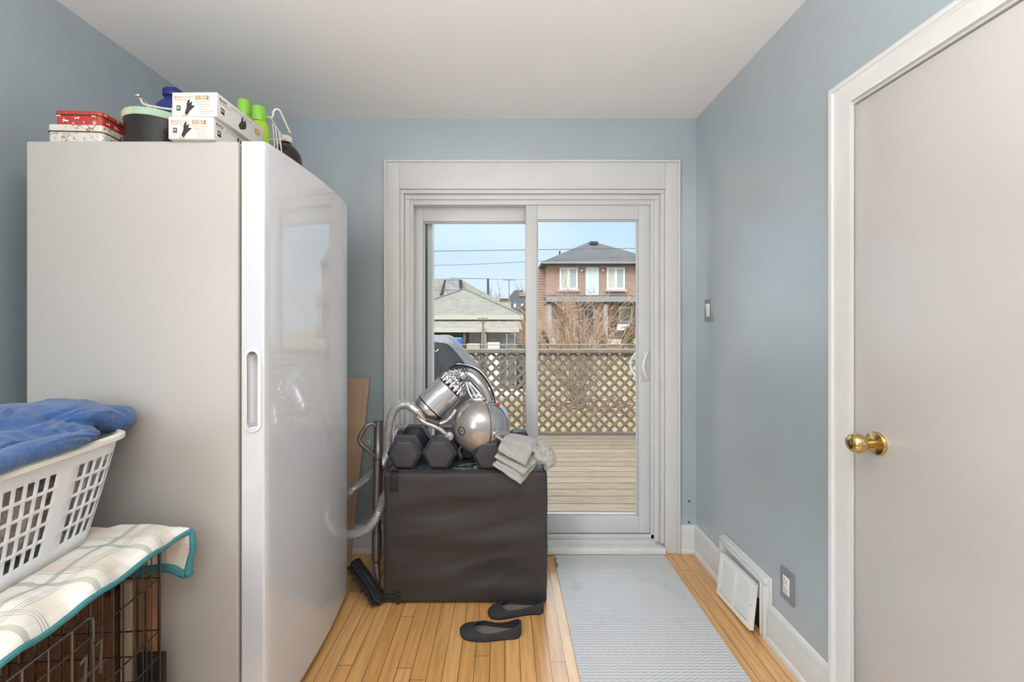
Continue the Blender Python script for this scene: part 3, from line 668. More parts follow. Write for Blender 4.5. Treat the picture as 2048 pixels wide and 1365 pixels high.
obj('board_face', MB().box(-1.105, -1.075, 1.205, 1.225, 0, .535), mat('beige_board', (178, 158, 132), .6, var=.08, stretch=(20, 20, 1)), t, bevel=.002)
t = thing('picture_frame', (-1.05, 1.24, 0), 'brown wooden frame standing upright behind the crate corner', 'frame')
m = MB().box(-1.068, -1.053, 1.222, 1.25, 0, .535).box(-1.043, -1.03, 1.222, 1.25, 0, .535).box(-1.053, -1.043, 1.222, 1.25, .50, .535)
obj('frame_wood', m, mat('reddish_wood', (150, 104, 72), .5, var=.15, stretch=(30, 30, 2)), t, bevel=.002)
obj('frame_pane', MB().box(-1.055, -1.041, 1.236, 1.24, .02, .51), blackm, t)
t = thing('black_panel', (-1.0, 1.21, 0), 'short black panel standing behind the right corner of the crate', 'panel')
obj('panel_board', MB().box(-1.04, -.966, 1.185, 1.2, 0, .345), blackm, t, bevel=.002)
t['category'] = 'panel'

# quilted cover
def quiltmat():
    mm = bpy.data.materials.new('plaid_quilt'); mm.use_nodes = True; nt = mm.node_tree; b = nt.nodes['Principled BSDF']; b.inputs['Roughness'].default_value = .9
    uv = nt.nodes.new('ShaderNodeUVMap'); s = nt.nodes.new('ShaderNodeSeparateXYZ'); nt.links.new(uv.outputs[0], s.inputs[0])
    rgb = nt.nodes.new('ShaderNodeRGB'); rgb.outputs[0].default_value = lin((232, 229, 224)); cur = rgb.outputs[0]
    def stripes(axis, period, phase, width, col, amt):
        nonlocal cur
        a_ = nt.nodes.new('ShaderNodeMath'); a_.operation = 'ADD'; nt.links.new(s.outputs[axis], a_.inputs[0]); a_.inputs[1].default_value = phase+10*period
        d_ = nt.nodes.new('ShaderNodeMath'); d_.operation = 'MODULO'; nt.links.new(a_.outputs[0], d_.inputs[0]); d_.inputs[1].default_value = period
        q = nt.nodes.new('ShaderNodeMath'); q.operation = 'LESS_THAN'; nt.links.new(d_.outputs[0], q.inputs[0]); q.inputs[1].default_value = width
        k_ = nt.nodes.new('ShaderNodeMath'); k_.operation = 'MULTIPLY'; nt.links.new(q.outputs[0], k_.inputs[0]); k_.inputs[1].default_value = amt
        x = nt.nodes.new('ShaderNodeMix'); x.data_type = 'RGBA'; nt.links.new(k_.outputs[0], x.inputs[0]); nt.links.new(cur, x.inputs[6]); x.inputs[7].default_value = lin(col); cur = x.outputs[2]
    for ax, ph in (('X', 0), ('Y', .03)):
        stripes(ax, .15, ph, .05, (208, 196, 172), .3); stripes(ax, .15, ph+.06, .014, (150, 160, 146), .65)
        for k_ in (.09, .097, .104): stripes(ax, .15, ph+k_, .002, (128, 132, 122), .7)
        stripes(ax, .3, ph+.12, .02, (226, 200, 188), .5)
    nt.links.new(cur, b.inputs['Base Color'])
    w1 = nt.nodes.new('ShaderNodeTexChecker'); w1.inputs['Scale'].default_value = 260; nt.links.new(uv.outputs[0], w1.inputs['Vector'])
    bp = nt.nodes.new('ShaderNodeBump'); bp.inputs['Strength'].default_value = .25; bp.inputs['Distance'].default_value = .002; nt.links.new(w1.outputs['Fac'], bp.inputs['Height']); nt.links.new(bp.outputs[0], b.inputs['Normal'])
    return mm
qa0, qa1 = -.155, CL+.10      # along u
qb0, qb1 = -.055, CW+.06      # along v
qt = CH+.058
def hang(t_, r_=.036):
    if t_ <= 0: return 0, 0
    a_ = min(t_/r_, PI/2); return r_*math.sin(a_), r_*(1-math.cos(a_))+max(0, t_-r_*PI/2)
def quilt_pt(a_, b_):
    ea, da = hang(-a_ if a_ < 0 else (a_-CL if a_ > CL else 0)); eb, db = hang(-b_-.004 if b_ < -.004 else (b_-CW if b_ > CW else 0))
    u = (-ea if a_ < 0 else (CL+ea if a_ > CL else a_)); v = (-.004-eb if b_ < -.004 else (CW+eb if b_ > CW else b_))
    z = qt-max(da, db)-.25*min(da, db)
    if a_ < 0 and b_ < .06:   # flared corner
        k_ = (.06-b_)/.115*min(1, -a_/.08); v -= .028*k_; u += .012*k_; z += .006*k_
    wv = .007*math.sin(a_*38+2.5*math.sin(b_*19))*max(0, min(1, (.16-b_)/.16)) + .006*noise.noise(Vector((a_*14, b_*14, 2)))+.003*noise.noise(Vector((a_*45, b_*30, 5)))
    onbasket = 1 if (.0 < a_ < .55 and .09 < b_ < .50) else 0
    p = CR(u, v, z+(wv*.9 if not onbasket else -.002))
    if b_ < 0: p -= dv*(wv*.7)
    if a_ < 0: p += -du*(wv*.8)*.5
    return p
nu, nv = 150, 90
m = MB(); vs = []; uvl = []
for j in range(nv+1):
    for i in range(nu+1):
        a_ = qa0+(qa1-qa0)*i/nu; b_ = qb0+(qb1-qb0)*(j/nv); vs.append(quilt_pt(a_, b_)); uvl.append((a_, b_))
fs = [(j*(nu+1)+i, j*(nu+1)+i+1, (j+1)*(nu+1)+i+1, (j+1)*(nu+1)+i) for j in range(nv) for i in range(nu)]
m.add(vs, fs)
t = thing('crate_cover', CR(CL/2, CW/2, qt), 'beige plaid quilted cover with teal edging draped over the wire crate', 'cover')
q = obj('quilt', m, quiltmat(), t, smooth=True, solid=.008, fixn=False)
ul = q.data.uv_layers.new(name='UVMap')
for lp in q.data.loops: ul.data[lp.index].uv = uvl[lp.vertex_index]
edge = [quilt_pt(qa0+(qa1-qa0)*i/nu, qb0) for i in range(nu, -1, -1)]+[quilt_pt(qa0, qb0+(qb1-qb0)*j/nv) for j in range(1, nv+1)]
m = MB().tube(edge, [.0075+.006*min(1, max(0, (i-nu+6)/8)) for i in range(len(edge))], 8)
obj('teal_binding', m, mat('teal_binding', (66, 130, 138), .8, bump=.2, bscale=300), t, smooth=True, label='teal fabric edge binding')

# laundry basket
qz = qt+.004
def BP(s_, t_, side=0): pass
bc = CR(.252, .262, qz); bl_, bw_ = .272, .185      # half length / half width at the top
bH = .264
def rrect(hw, hl, r_, n):
    """closed outline param 0..1 evenly by arc length, corners rounded; returns function"""
    segs = []
    cs = [(hw-r_, hl-r_, 0), (-hw+r_, hl-r_, PI/2), (-hw+r_, -hl+r_, PI), (hw-r_, -hl+r_, 1.5*PI)]
    pts = []
    for i, (cx, cy, a0) in enumerate(cs):
        for k_ in range(13): a_ = a0+PI/2*k_/12; pts.append(Vector((cx+r_*math.cos(a_), cy+r_*math.sin(a_), 0)))
    pts.append(pts[0]); ln = [0]
    for i in range(1, len(pts)): ln.append(ln[-1]+(pts[i]-pts[i-1]).length)
    T = ln[-1]
    def f(t_):
        d = (t_ % 1)*T
        for i in range(1, len(ln)):
            if ln[i] >= d: k_ = (d-ln[i-1])/max(1e-9, ln[i]-ln[i-1]); return pts[i-1].lerp(pts[i], k_)
        return pts[-1]
    return f
ftop = rrect(bw_, bl_, .085, 0); fbot = rrect(bw_*.74, bl_*.82, .075, 0)
BR = Matrix.Rotation(math.atan2(du.y, du.x)+PI/2+math.radians(2), 3, 'Z')
def BK(t_, z, off=0):
    k_ = z/bH; a_ = fbot(t_); b_ = ftop(t_); p = a_.lerp(b_, k_**.9); 
    if off: p = p*(1+off/p.length)
    return bc+BR@p+Vector((0, 0, z))
NC = 160; solid_cols = set()
zr = [0, .02, .035]; hole_rows = set()
z = .035
for k_ in range(5):
    zr.append(z+.031); hole_rows.add(len(zr)-2); zr.append(z+.0385); z += .0385
zr[-1] = zr[-1]; zr.append(bH-.012); zr.append(bH)
cols = []; t_ = 0; 
edges_t = [0]; hole_cols = set(); 
ncell = 66
for c_ in range(ncell):
    g_ = (c_+3) % 11
    if g_ >= 9: edges_t.append((c_+1)/ncell)
    else: edges_t.append((c_+.66)/ncell); hole_cols.add(len(edges_t)-2); edges_t.append((c_+1)/ncell)
m = MB(); ne = len(edges_t)
vs = [BK(a_, b_) for b_ in zr for a_ in edges_t[:-1]]; nc = ne-1
fs = []
for j in range(len(zr)-1):
    for i in range(nc):
        if j in hole_rows and i in hole_cols: continue
        fs.append((j*nc+i, j*nc+(i+1) % nc, (j+1)*nc+(i+1) % nc, (j+1)*nc+i))
m.add(vs, fs)
t = thing('laundry_basket', bc, 'white plastic laundry basket with slotted sides on the plaid cover', 'basket')
bwp = mat('white_basket_plastic', (232, 232, 234), .35)
obj('basket_wall', m, bwp, t, solid=.0035, smooth=True)
m = MB(); n = 80; vs = [BK(i/n, 0) for i in range(n)]+[BK(i/n, -.0+.0) for i in range(n)]
m.add([BK(i/n, .002) for i in range(n)], [tuple(range(n))]); obj('basket_base', m, bwp, t, solid=.004)
m = MB(); n = 120; vs = []
prof = [(0, -.006), (.012, -.012), (.016, -.010), (.016, .0), (.006, .006), (-.002, .004)]
for i in range(n):
    for o_, h_ in prof: 
        ex_ = .022*max(0, math.cos(2*PI*(i/n)-2*PI*.13*1.0))**12 if False else 0
        vs.append(BK(i/n, bH, o_+ex_)+Vector((0, 0, h_)))
k_ = len(prof); m.add(vs, [(i*k_+j, i*k_+(j+1) % k_, ((i+1) % n)*k_+(j+1) % k_, ((i+1) % n)*k_+j) for i in range(n) for j in range(k_)])
obj('basket_rim', m, mat('cream_rim_plastic', (228, 224, 212), .35), t, smooth=True)
# end handle lip: loop projecting from the far end
def lip(sgn):
    m = MB(); pts = []
    for i in range(13):
        a_ = PI*i/12; pts.append(bc+BR@Vector((-.075*math.cos(a_), sgn*(bl_+.008+.034*math.sin(a_)), bH-.002)))
    m.tube(pts, .0075, 8); return m
obj('handle', lip(1), MC['cream_rim_plastic'], t, smooth=True); obj('handle', lip(-1), MC['cream_rim_plastic'], t, smooth=True)

def bl3(x, y, z): return bc+BR@Vector((x, y, 0))+Vector((0, 0, z-(.006 if z > .2 else 0)))
def wob(p, s, a): return a*noise.noise(Vector(p)*s)
rotz = math.atan2(du.y, du.x)+PI/2
# laundry inside
def cloth_lump(name, parts, vox, amp, fr, m_, label, cat, seed):
    mb, nr = blobs(parts, vox, 3); out = []
    for v, n_ in zip(mb.v, nr):
        v = Vector(v); w1 = noise.noise(v*fr+Vector((seed, 0, 0))); w2 = math.sin(18*fr*.12*(v.x+v.y*.6+v.z*.8)*2+6*w1)
        out.append(v+n_*(amp*w2+amp*.8*w1))
    mb.v = [tuple(v) for v in out]; o = obj(name, mb, m_, smooth=True); tag(o, label, cat); return o
gfab = mat('taupe_terry', (204, 188, 176), .95, var=.25, vscale=60, bump=.5, bscale=350)
cloth_lump('bath_towel', [(bl3(.0, .05, .15), (.150, .20, .10), (0, 0, rotz)), (bl3(.01, .03, .085), (.128, .195, .075), (0, 0, rotz))], .009, .006, 22, gfab, 'crumpled taupe towel inside the laundry basket', 'towel', 3)
cloth_lump('bed_sheet', [(bl3(.03, -.14, .09), (.11, .08, .08), (0, 0, rotz)), (bl3(.0, -.17, .15), (.135, .07, .075), (0, 0, rotz))], .009, .006, 24, mat('light_grey_cotton', (216, 216, 220), .9), 'crumpled pale grey cloth showing through near slots of the basket', 'cloth', 9)
# blue towel heap
bt = mat('blue_terry', (58, 92, 144), .95, var=.16, vscale=120, bump=.35, bscale=420, sheen=.3, bdist=.006)
parts = [(bl3(0, -.02, .285), (.175, .26, .062), (0, 0, rotz)), (bl3(-.03, .08, .315), (.13, .19, .055), (.06, 0, rotz)),
         (bl3(.085, .05, .295), (.070, .18, .042), (0, .15, rotz)), (bl3(.130, -.13, .292), (.052, .16, .032), (0, .2, rotz)),
         (bl3(.130, .10, .295), (.045, .10, .030), (0, .2, rotz)),
         (bl3(.184, .0, .300), (.030, .15, .022), (0, .1, rotz)), (bl3(.186, -.16, .299), (.034, .14, .024), (0, .1, rotz)), (bl3(.06, .235, .33), (.10, .10, .033), (-.2, .15, rotz)), (bl3(.112, .285, .302), (.056, .066, .034), (0, .1, rotz)), (bl3(-.04, .2, .33), (.12, .08, .035), (0, 0, rotz))]
mb, nr = blobs(parts, .0055, 9); out = []
for v, n_ in zip(mb.v, nr):
    v = Vector(v); q_ = Vector((v.x*6, v.y*6, v.z*9)); w1 = noise.noise(q_); w2 = noise.noise(q_*1.7+Vector((4, 1, 7)))
    rid = 1-abs(noise.noise(q_*.9+Vector((w1, w2, 0))*1.2))*3.2
    out.append(v+n_*((.008*max(-.6, rid) if (BR.transposed()@(v-bc)).x < .15 else .003*w1)+.004*math.sin(30*w1+60*v.z)*max(0, .4+w2))-Vector((0, 0, .006)))
mb.v = [tuple(v) for v in out]
o = obj('bath_towel', mb, bt, smooth=True); tag(o, 'rumpled blue terry towel heaped over the rim of the laundry basket', 'towel')

# ================================================================== FOAM BLOCK, DUMBBELLS
def softbox(x0, x1, y0, y1, z0, z1, r_, disp, nx=40, ny=24, nz=34):
    m = MB(); c = Vector(((x0+x1)/2, (y0+y1)/2, (z0+z1)/2)); h = Vector(((x1-x0)/2, (y1-y0)/2, (z1-z0)/2)); idx = {}; 
    def vert(i, j, k):
        if (i, j, k) in idx: return idx[(i, j, k)]
        q = Vector((2*i/nx-1, 2*j/ny-1, 2*k/nz-1)); p = Vector((q.x*h.x, q.y*h.y, q.z*h.z))
        inn = Vector([max(-(h[a]-r_), min(h[a]-r_, p[a])) for a in range(3)]); d = p-inn
        if d.length > 1e-9: p = inn+d.normalized()*r_*min(1, d.length/r_*1.0 if max(abs(d[a]) for a in range(3)) < r_*.999 else 1)
        p = c+p; p = p+disp(p, q); idx[(i, j, k)] = len(m.v); m.v.append(tuple(p)); return idx[(i, j, k)]
    def quad(a_, b_, c_, d_): m.f.append((vert(*a_), vert(*b_), vert(*c_), vert(*d_))); m.m.append(0)
    for i in range(nx):
        for k in range(nz):
            for j in (0, ny): quad((i, j, k), (i+1, j, k), (i+1, j, k+1), (i, j, k+1))
    for j in range(ny):
        for k in range(nz):
            for i in (0, nx): quad((i, j, k), (i, j+1, k), (i, j+1, k+1), (i, j, k+1))
    for i in range(nx):
        for j in range(ny):
            for k in (0, nz): quad((i, j, k), (i+1, j, k), (i+1, j+1, k), (i, j+1, k))
    return m
KX0, KX1, KY0, KY1, KZ = -.556, .194, 1.915, 2.295, .602
def kd(p, q):
    f = max(0, -q.y) if q.y < -.8 else 0
    sag = .007*math.sin((p.z+.05*math.sin(p.x*4+.5))*26)*math.exp(-((q.x-.1)**2)) + .012*noise.noise(Vector((p.x*3.5+p.z*2, 3, p.z*12-p.x*2)))+.004*max(0, 1-abs(noise.noise(Vector((p.x*2.2+p.z, 7, p.z*9-p.x*2))))*4)
    edge = (1-abs(q.x)**6)*(1-abs(q.z)**8)
    top = .004*noise.noise(Vector((p.x*12, p.y*12, 0))) if q.z > .9 else 0
    return Vector((.004*noise.noise(Vector((p.z*9, p.y*5, 1))) if abs(q.x) > .97 else 0, -f*(sag+.004)*edge, min(0, top)))
t = thing('foam_block', ((KX0+KX1)/2, (KY0+KY1)/2, 0), 'big black fabric foam block carrying dumbbells and vacuum before patio door', 'foam block')
blk = obj('block_body', softbox(KX0, KX1, KY0, KY1, .003, KZ, .014, kd, 60, 24, 50), fabdark, t, smooth=True)
m = MB(); vs = []
m.box(-.522, -.49, 1.905, 1.912, KZ-.085, KZ-.006).box(-.522, -.49, 1.907, 1.94, KZ-.004, KZ+.002)
obj('strap', m, mat('black_webbing', (38, 36, 36), .5), t, bevel=.002)
m = MB().box(-.495, -.478, 1.902, 1.911, .008, .06); m.box(-.56, -.478, 1.906, 1.911, .03, .044)
obj('strap', m, MC['black_webbing'], t, bevel=.002)
# shiny vinyl top with printed outline
m = MB().box(KX0+.02, KX1-.02, KY0+.02, KY1-.02, KZ-.002, KZ+.0015)
tp = obj('vinyl_top', m, mat('black_vinyl_top', (70, 72, 75), .18, bump=.4, bscale=16, bdist=.006), t)
m = MB()
for (x0_, y0_), (x1_, y1_) in (((-.24, 1.96), (-.13, 1.96)), ((-.13, 1.96), (-.15, 1.99)), ((-.15, 1.99), (-.07, 1.985)), ((-.22, 2.0), (-.17, 2.03)), ((-.17, 2.03), (-.10, 2.03)), ((-.10, 2.03), (-.12, 2.06)), ((-.18, 2.0), (-.16, 2.012))):
    a_ = Vector((x0_, y0_, KZ+.002)); b_ = Vector((x1_, y1_, KZ+.002)); d_ = (b_-a_).normalized(); q_ = Vector((-d_.y, d_.x, 0))*.002
    m.add([a_-q_, b_-q_, b_+q_, a_+q_], [(0, 1, 2, 3)])
obj('printed_line', m, mat('white_print', (225, 222, 218), .5), tp)

hexm = mat('black_rubber_hex', (60, 61, 65), .4, bump=.12, bscale=260, bdist=.002)
def dumbbell(x, y, rot, L_, R_, label, z0=KZ+.002):
    R3 = Matrix.Translation((x, y, z0+R_*.866))@Matrix.Rotation(rot, 4, 'Z')
    t = thing('dumbbell', (x, y, z0), label, 'dumbbell')
    hw = .095
    for s_ in (-1, 1):
        m = MB(); vs = []; stations = [(0, .80), (.012, 1.0), (hw-.02, 1.0), (hw, .76)]
        for d_, k_ in stations:
            for i in range(6):
                a_ = PI/3*i; vs.append(R3@Vector((R_*k_*math.cos(a_), s_*(L_/2-hw+d_), R_*k_*math.sin(a_)*(1.0))))
        fs = [(k*6+i, k*6+(i+1) % 6, (k+1)*6+(i+1) % 6, (k+1)*6+i) for k in range(3) for i in range(6)]+[tuple(range(6)), tuple(range(18, 24))]
        m.add(vs, fs); obj('hex_head', m, hexm, t, bevel=.004, bseg=3)
    pts = [R3@Vector((0, -L_/2+hw-.005+(L_-2*hw+.01)*i/10, 0)) for i in range(11)]
    obj('grip', MB().tube(pts, [.014+.003*math.sin(PI*i/10) for i in range(11)], 16), steel, t, smooth=True)
    return t
dumbbell(-.468, 2.09, 0, .31, .083, 'black hex dumbbell at the far left end of the block')
dumbbell(-.301, 2.09, math.radians(-2), .31, .083, 'black hex dumbbell second from the left, below the vacuum cylinder')
dumbbell(-.074, 2.075, math.radians(0), .29, .080, 'black hex dumbbell with its front head beside the grey towel')
dumbbell(-.186, 2.19, 0, .2, .042, 'small black dumbbell in the gap beneath the vacuum ball')
dumbbell(.080, 2.13, math.radians(6), .24, .068, 'black hex dumbbell almost covered by the grey towel')

# grey towel
gt = mat('grey_terry', (178, 175, 170), .95, var=.06, vscale=60, bump=.5, bscale=260, bdist=.003)
def tw(seed, a_):
    return lambda u, v: Vector((0, 0, 0))+Vector((0, -.5, 1))*(a_*(math.sin(v*30+5*noise.noise(Vector((u*2, v*2, seed))))*.35+noise.noise(Vector((u*3, v*5, seed)))) - .02*0)
t = thing('hand_towel', (.08, 2.0, KZ), 'folded light grey towel hanging over the front edge of the black block', 'towel')
def bend_slab(c00, c10, c11, c01, th, seed, arch=.02, nu=28, nv=28, amp=.004):
    def d_(u, v):
        base = Vector((0, -.4, .9))*(arch*math.sin(PI*min(1, max(0, v)))**.8)
        return base+Vector((0, -.5, .9))*(amp*math.sin(v*22+3*noise.noise(Vector((u*2, v*2, seed))))*.5+amp*1.5*noise.noise(Vector((u*4, v*3, seed))))
    return slab(c00, c10, c11, c01, nu, nv, th, d_)
m = bend_slab(P(1022, 874, 2.12), P(1090, 886, 2.12), P(1052, 934, 1.885), P(995, 902, 1.885), .03, 1, .042)
m.merge(bend_slab(P(1018, 885, 2.10), P(1095, 900, 2.08), P(1050, 952, 1.880), P(988, 915, 1.880), .022, 4, .012))
m.merge(bend_slab(P(1015, 895, 2.06), P(1090, 912, 2.0), P(1041, 970, 1.876), P(984, 930, 1.880), .022, 8, .0))
m.merge(bend_slab(P(1012, 900, 2.02), P(1085, 915, 1.97), P(1038, 958, 1.884), P(990, 926, 1.888), .022, 12, .0))
tl = obj('folded_part', m, gt, t, smooth=True); weld(tl)
parts = [(P(1082, 893, 2.04), (.035, .10, .028), (0, .5, .3)), (P(1092, 908, 2.0), (.026, .09, .034), (0, .9, .2)), (P(1100, 918, 1.98), (.017, .07, .040), (0, .35, .1)), (P(1078, 915, 1.97), (.03, .06, .026), (0, .4, .3)), (P(1094, 928, 1.95), (.014, .035, .032), (0, .1, .1)), (P(1065, 895, 2.02), (.04, .08, .02), (0, .2, .2))]
mb, nr = blobs(parts, .005, 3); out = []
for v, n_ in zip(mb.v, nr):
    v = Vector(v); w1 = noise.noise(v*14); out.append(v+n_*(.0038*math.sin(170*v.x-110*v.z+5*w1)+.004*w1))
mb.v = [tuple(v) for v in out]; obj('bunched_end', mb, gt, t, smooth=True)

# ================================================================== VACUUM
VB = P(960, 850, 2.05); VR = .136
vac = thing('canister_vacuum', (VB.x, VB.y, VB.z-VR), 'silver ball canister vacuum with clear bin lying on the dumbbells', 'vacuum cleaner')
ball = obj('ball', MB().sphere(VB, VR, 48, 28), smoke, vac, smooth=True)
def ring(c, nrm, R_, r_, n=64, sq=1):
    nrm = Vector(nrm).normalized(); a_ = nrm.orthogonal().normalized(); b_ = nrm.cross(a_); c = Vector(c)
    return MB().tube([c+(a_*math.cos(2*PI*i/n)+b_*math.sin(2*PI*i/n))*R_ for i in range(n)], r_, 6, closed=True)
sn = Vector((-.86, -.50, .06)).normalized()
obj('seam', ring(VB+sn*.012, sn, VR*.997, .0016), blackm, ball, smooth=True)
# outer shell to the right of the seam
prof = []
for i in range(0, 15):
    a_ = PI*.5*i/14; prof.append(((VR+.006)*math.cos(a_)+.0006, -.008-(VR+.006)*math.sin(a_)))
m = MB().lathe([(VR+.001, -.004)]+prof, VB, sn, 48); obj('ball_shell', m, silver, vac, smooth=True)
en = Vector((-.57, -.80, -.02)).normalized(); ep = VB+en*(VR+.0006)
m = ring(ep, en, .019, .0017, 32); m.merge(MB().lathe([(.003, -.002), (.003, .001)], ep, en, 12)); obj('cap_emblem', m, blackm, ball)
# port with stub
pn = Vector((.60, -.74, -.20)).normalized(); pp = VB+pn*(VR+.004)
m = ring(pp-pn*.002, pn, .026, .004, 32); m.merge(MB().lathe([(.0255, -.012), (.0255, -.001)], pp, pn, 24), 1)
pt = obj('port', m, [chrome, blackm], vac, smooth=True)
obj('port_stub', MB().cyl(pp-pn*.002, pp+pn*.034+Vector((.012, 0, -.012)), .008, 12), chrome, pt, smooth=True)
# bin cylinder
ax = Vector((.70, .18, .69)).normalized()
bn = P(864, 812, 2.07); R_ = .079
m = MB().lathe([(R_*.55, -.052), (R_*.86, -.046), (R_*.97, -.034), (R_, -.02), (R_, -.012)], bn, ax, 48); obj('bin_base', m, silver, vac, smooth=True)
obj('bin_seal', ring(bn-ax*.010, ax, R_*1.0, .003), blackm, vac, smooth=True)
m = MB().lathe([(R_, -.008), (R_, .05), (R_, .118), (R_*.985, .122), (R_*.93, .122), (R_*.9, .105), (R_*.5, .1)], bn, ax, 48); obj('clear_bin', m, mat('clear_grey_bin', (196, 198, 202), .16, .6), vac, smooth=True)
obj('bin_rim', ring(bn+ax*.121, ax, R_*.985, .0035), wandm, vac, smooth=True)
# cyclone cluster
o1 = ax.orthogonal().normalized(); o2 = ax.cross(o1)
tip = bn+ax*.262+Vector((.035, -.01, .012))
for ring_r, cnt, z0_, r_ in ((.067, 16, .126, .0125), (.055, 13, .148, .0125), (.040, 9, .170, .012), (.020, 5, .188, .012)):
    for i in range(cnt):
        a_ = 2*PI*(i+.3*(ring_r > .05))/cnt; d_ = o1*math.cos(a_)+o2*math.sin(a_)
        p0 = bn+ax*(z0_-.02)+d_*ring_r; p1 = bn+ax*(z0_+.028)+d_*ring_r*.95
        p2 = p1.lerp(tip, .3)
        m = MB().tube([p0, p0.lerp(p1, .5), p0.lerp(p1, .8), p1, p1.lerp(p2, .25), p1.lerp(p2, .5), p2], [r_*.7, r_*.75, r_*1.15, r_*1.1, r_*.55, r_*.7, r_*.4], 10)
        obj('cyclone_cone', m, chrome, vac, smooth=True)
m = MB().lathe([(.06, .1), (.052, .15), (.03, .185), (.018, .21)], bn, ax, 24); obj('cyclone_core', m, mat('dark_cyclone_core', (60, 60, 60), .3, .5), vac, smooth=True)
# handle
hp = catmull([P(925, 748, 2.05), P(932, 746, 2.04), P(948, 755, 2.03), P(965, 775, 2.02), P(978, 798, 2.02), P(984, 822, 2.03)], 8)
m = MB().tube(hp, [.016+.006*math.sin(PI*min(1, i/len(hp)*1.1)) for i in range(len(hp))], 16); hd = obj('carry_handle', m, smoke, vac, smooth=True)
m = MB().lathe([(.014, -.012), (.021, -.006), (.021, .006), (.014, .012)], P(928, 750, 2.03), (.5, -.8, .3), 24); obj('handle_joint', m, silver, hd, smooth=True)
hp = catmull([P(900, 737, 2.07), P(912, 731, 2.05), P(935, 733, 2.04), P(957, 743, 2.03), P(975, 764, 2.02), P(986, 787, 2.01), P(991, 808, 2.01)], 8)
obj('cable_loop', MB().tube(hp, .0055, 8), blackm, vac, smooth=True)
hp2 = [p_+Vector((.004, -.006, .0055)) for p_ in hp[8:]]; obj('cable_loop', MB().tube(hp2, .0022, 8), chrome, vac, smooth=True)
m = MB()
for dx in (-6, 0, 6, 12): m.tube([P(905+dx, 736, 2.03), P(915+dx, 732, 2.02), P(924+dx, 744, 2.02)], .0022, 6)
obj('top_fin', m, blackm, vac, smooth=True)
# struts from cluster to shell
for px in (0, 9, 18):
    obj('strut', MB().tube(catmull([P(932+px*.4, 765, 2.03), P(938+px, 785, 2.01), P(945+px*1.1, 798, 2.0)], 5), [.006]*10+[.004], 8), silver, vac, smooth=True)
# body bridge between the cluster and the shell
m, nr = blobs([(P(962, 805, 2.07), (.06, .06, .035), (0, .5, 0)), (P(985, 825, 2.08), (.03, .05, .045), (0, .3, 0)), (P(992, 845, 2.07), (.035, .05, .06), (0, 0, 0))], .006, 6)
obj('shell_bridge', m, silver, vac, smooth=True)
m = MB().prism([(-.008, -.007), (.008, -.009), (.006, .008), (-.006, .006)], lambda a_, b_, d: P(997, 808, 2.01)+Vector((a_, d, b_)), -.01, .01); obj('release_button', m, mat('red_plastic', (190, 24, 40), .3), vac, bevel=.002)
# inlet yoke, ribbed joint and front wheel
yk = catmull([P(880, 848, 1.99), P(892, 843, 1.99), P(903, 833, 1.99), P(912, 820, 2.0)], 6); obj('inlet_pipe', MB().tube(yk, .010, 12), smoke, vac, smooth=True)
m = MB(); jp = catmull([P(848, 838, 1.99), P(862, 842, 1.99), P(878, 848, 1.99)], 20)
m.tube(jp, [.011 if i % 3 else .014 for i in range(len(jp))], 14); obj('ribbed_joint', m, wandm, vac, smooth=True)
yk = catmull([P(836, 834, 1.985), P(850, 846, 1.98), P(868, 853, 1.98), P(882, 861, 1.98), P(896, 872, 1.98)], 6); obj('swivel_arm', MB().tube(yk, [.012, .012]+[.011]*(len(yk)-4)+[.009, .009], 12), smoke, vac, smooth=True)
wl = obj('front_wheel', MB().lathe([(.014, -.012), (.020, -.010), (.021, 0), (.020, .010), (.017, .0125)], P(899, 873, 1.97), (-.1, -1, .1), 28), steel, vac, smooth=True)
obj('wheel_hub', MB().lathe([(.003, .010), (.003, .0135)], P(899, 873, 1.97), (-.1, -1, .1), 12), blackm, wl)
# hose
hose = [P(842, 832, 1.985), P(833, 822, 1.99), P(822, 812, 2.0), P(808, 809, 2.0), P(794, 815, 2.0), P(784, 830, 2.0), P(779, 855, 2.0), P(777, 885, 2.02), P(774, 912, 2.06), P(762, 936, 2.11), P(742, 952, 2.13), P(716, 972, 2.12), P(697, 988, 2.10), P(672, 1012, 2.10), P(655, 1040, 2.09), P(668, 1066, 2.04), P(700, 1070, 2.0), P(728, 1063, 1.97), P(746, 1047, 1.96), P(758, 1025, 1.98), P(770, 990, 2.06), P(779, 950, 2.14), P(784, 900, 2.2), P(789, 874, 2.22), P(797, 859, 2.24), P(807, 860, 2.255), P(814, 872, 2.26), P(818, 885, 2.26)]
hp = catmull(hose[2:], 34); 
# resample evenly for the ribs
samp = [hp[0]]; rest = .0020
for a_, b_ in zip(hp, hp[1:]):
    L_ = (b_-a_).length; t_ = rest
    while t_ <= L_: samp.append(a_.lerp(b_, t_/L_)); t_ += .0020
    rest = t_-L_
m = MB().tube(samp, [.0222 if (i % 4) < 2 else .0180 for i in range(len(samp))], 16)
hs = obj('hose', m, mat('grey_hose', (190, 190, 192), .28, .55), vac, smooth=False)
m = MB().tube(catmull([hose[2]+Vector((-.004, 0, 0)), hose[1], hose[0], P(850, 842, 1.985)], 6), [.022]*3+[.021, .02, .02, .019, .018, .018, .017, .016, .016, .015, .014, .013, .012, .012, .011, .011], 16)
cf = obj('hose_cuff', m, smoke, vac, smooth=True)
m = MB().lathe([(.004, 0), (.008, .001), (.008, .004), (.006, .005)], P(833, 822, 1.968), (0, -1, .1), 16, sx_=1.5); obj('cuff_button', m, chrome, cf, smooth=True)

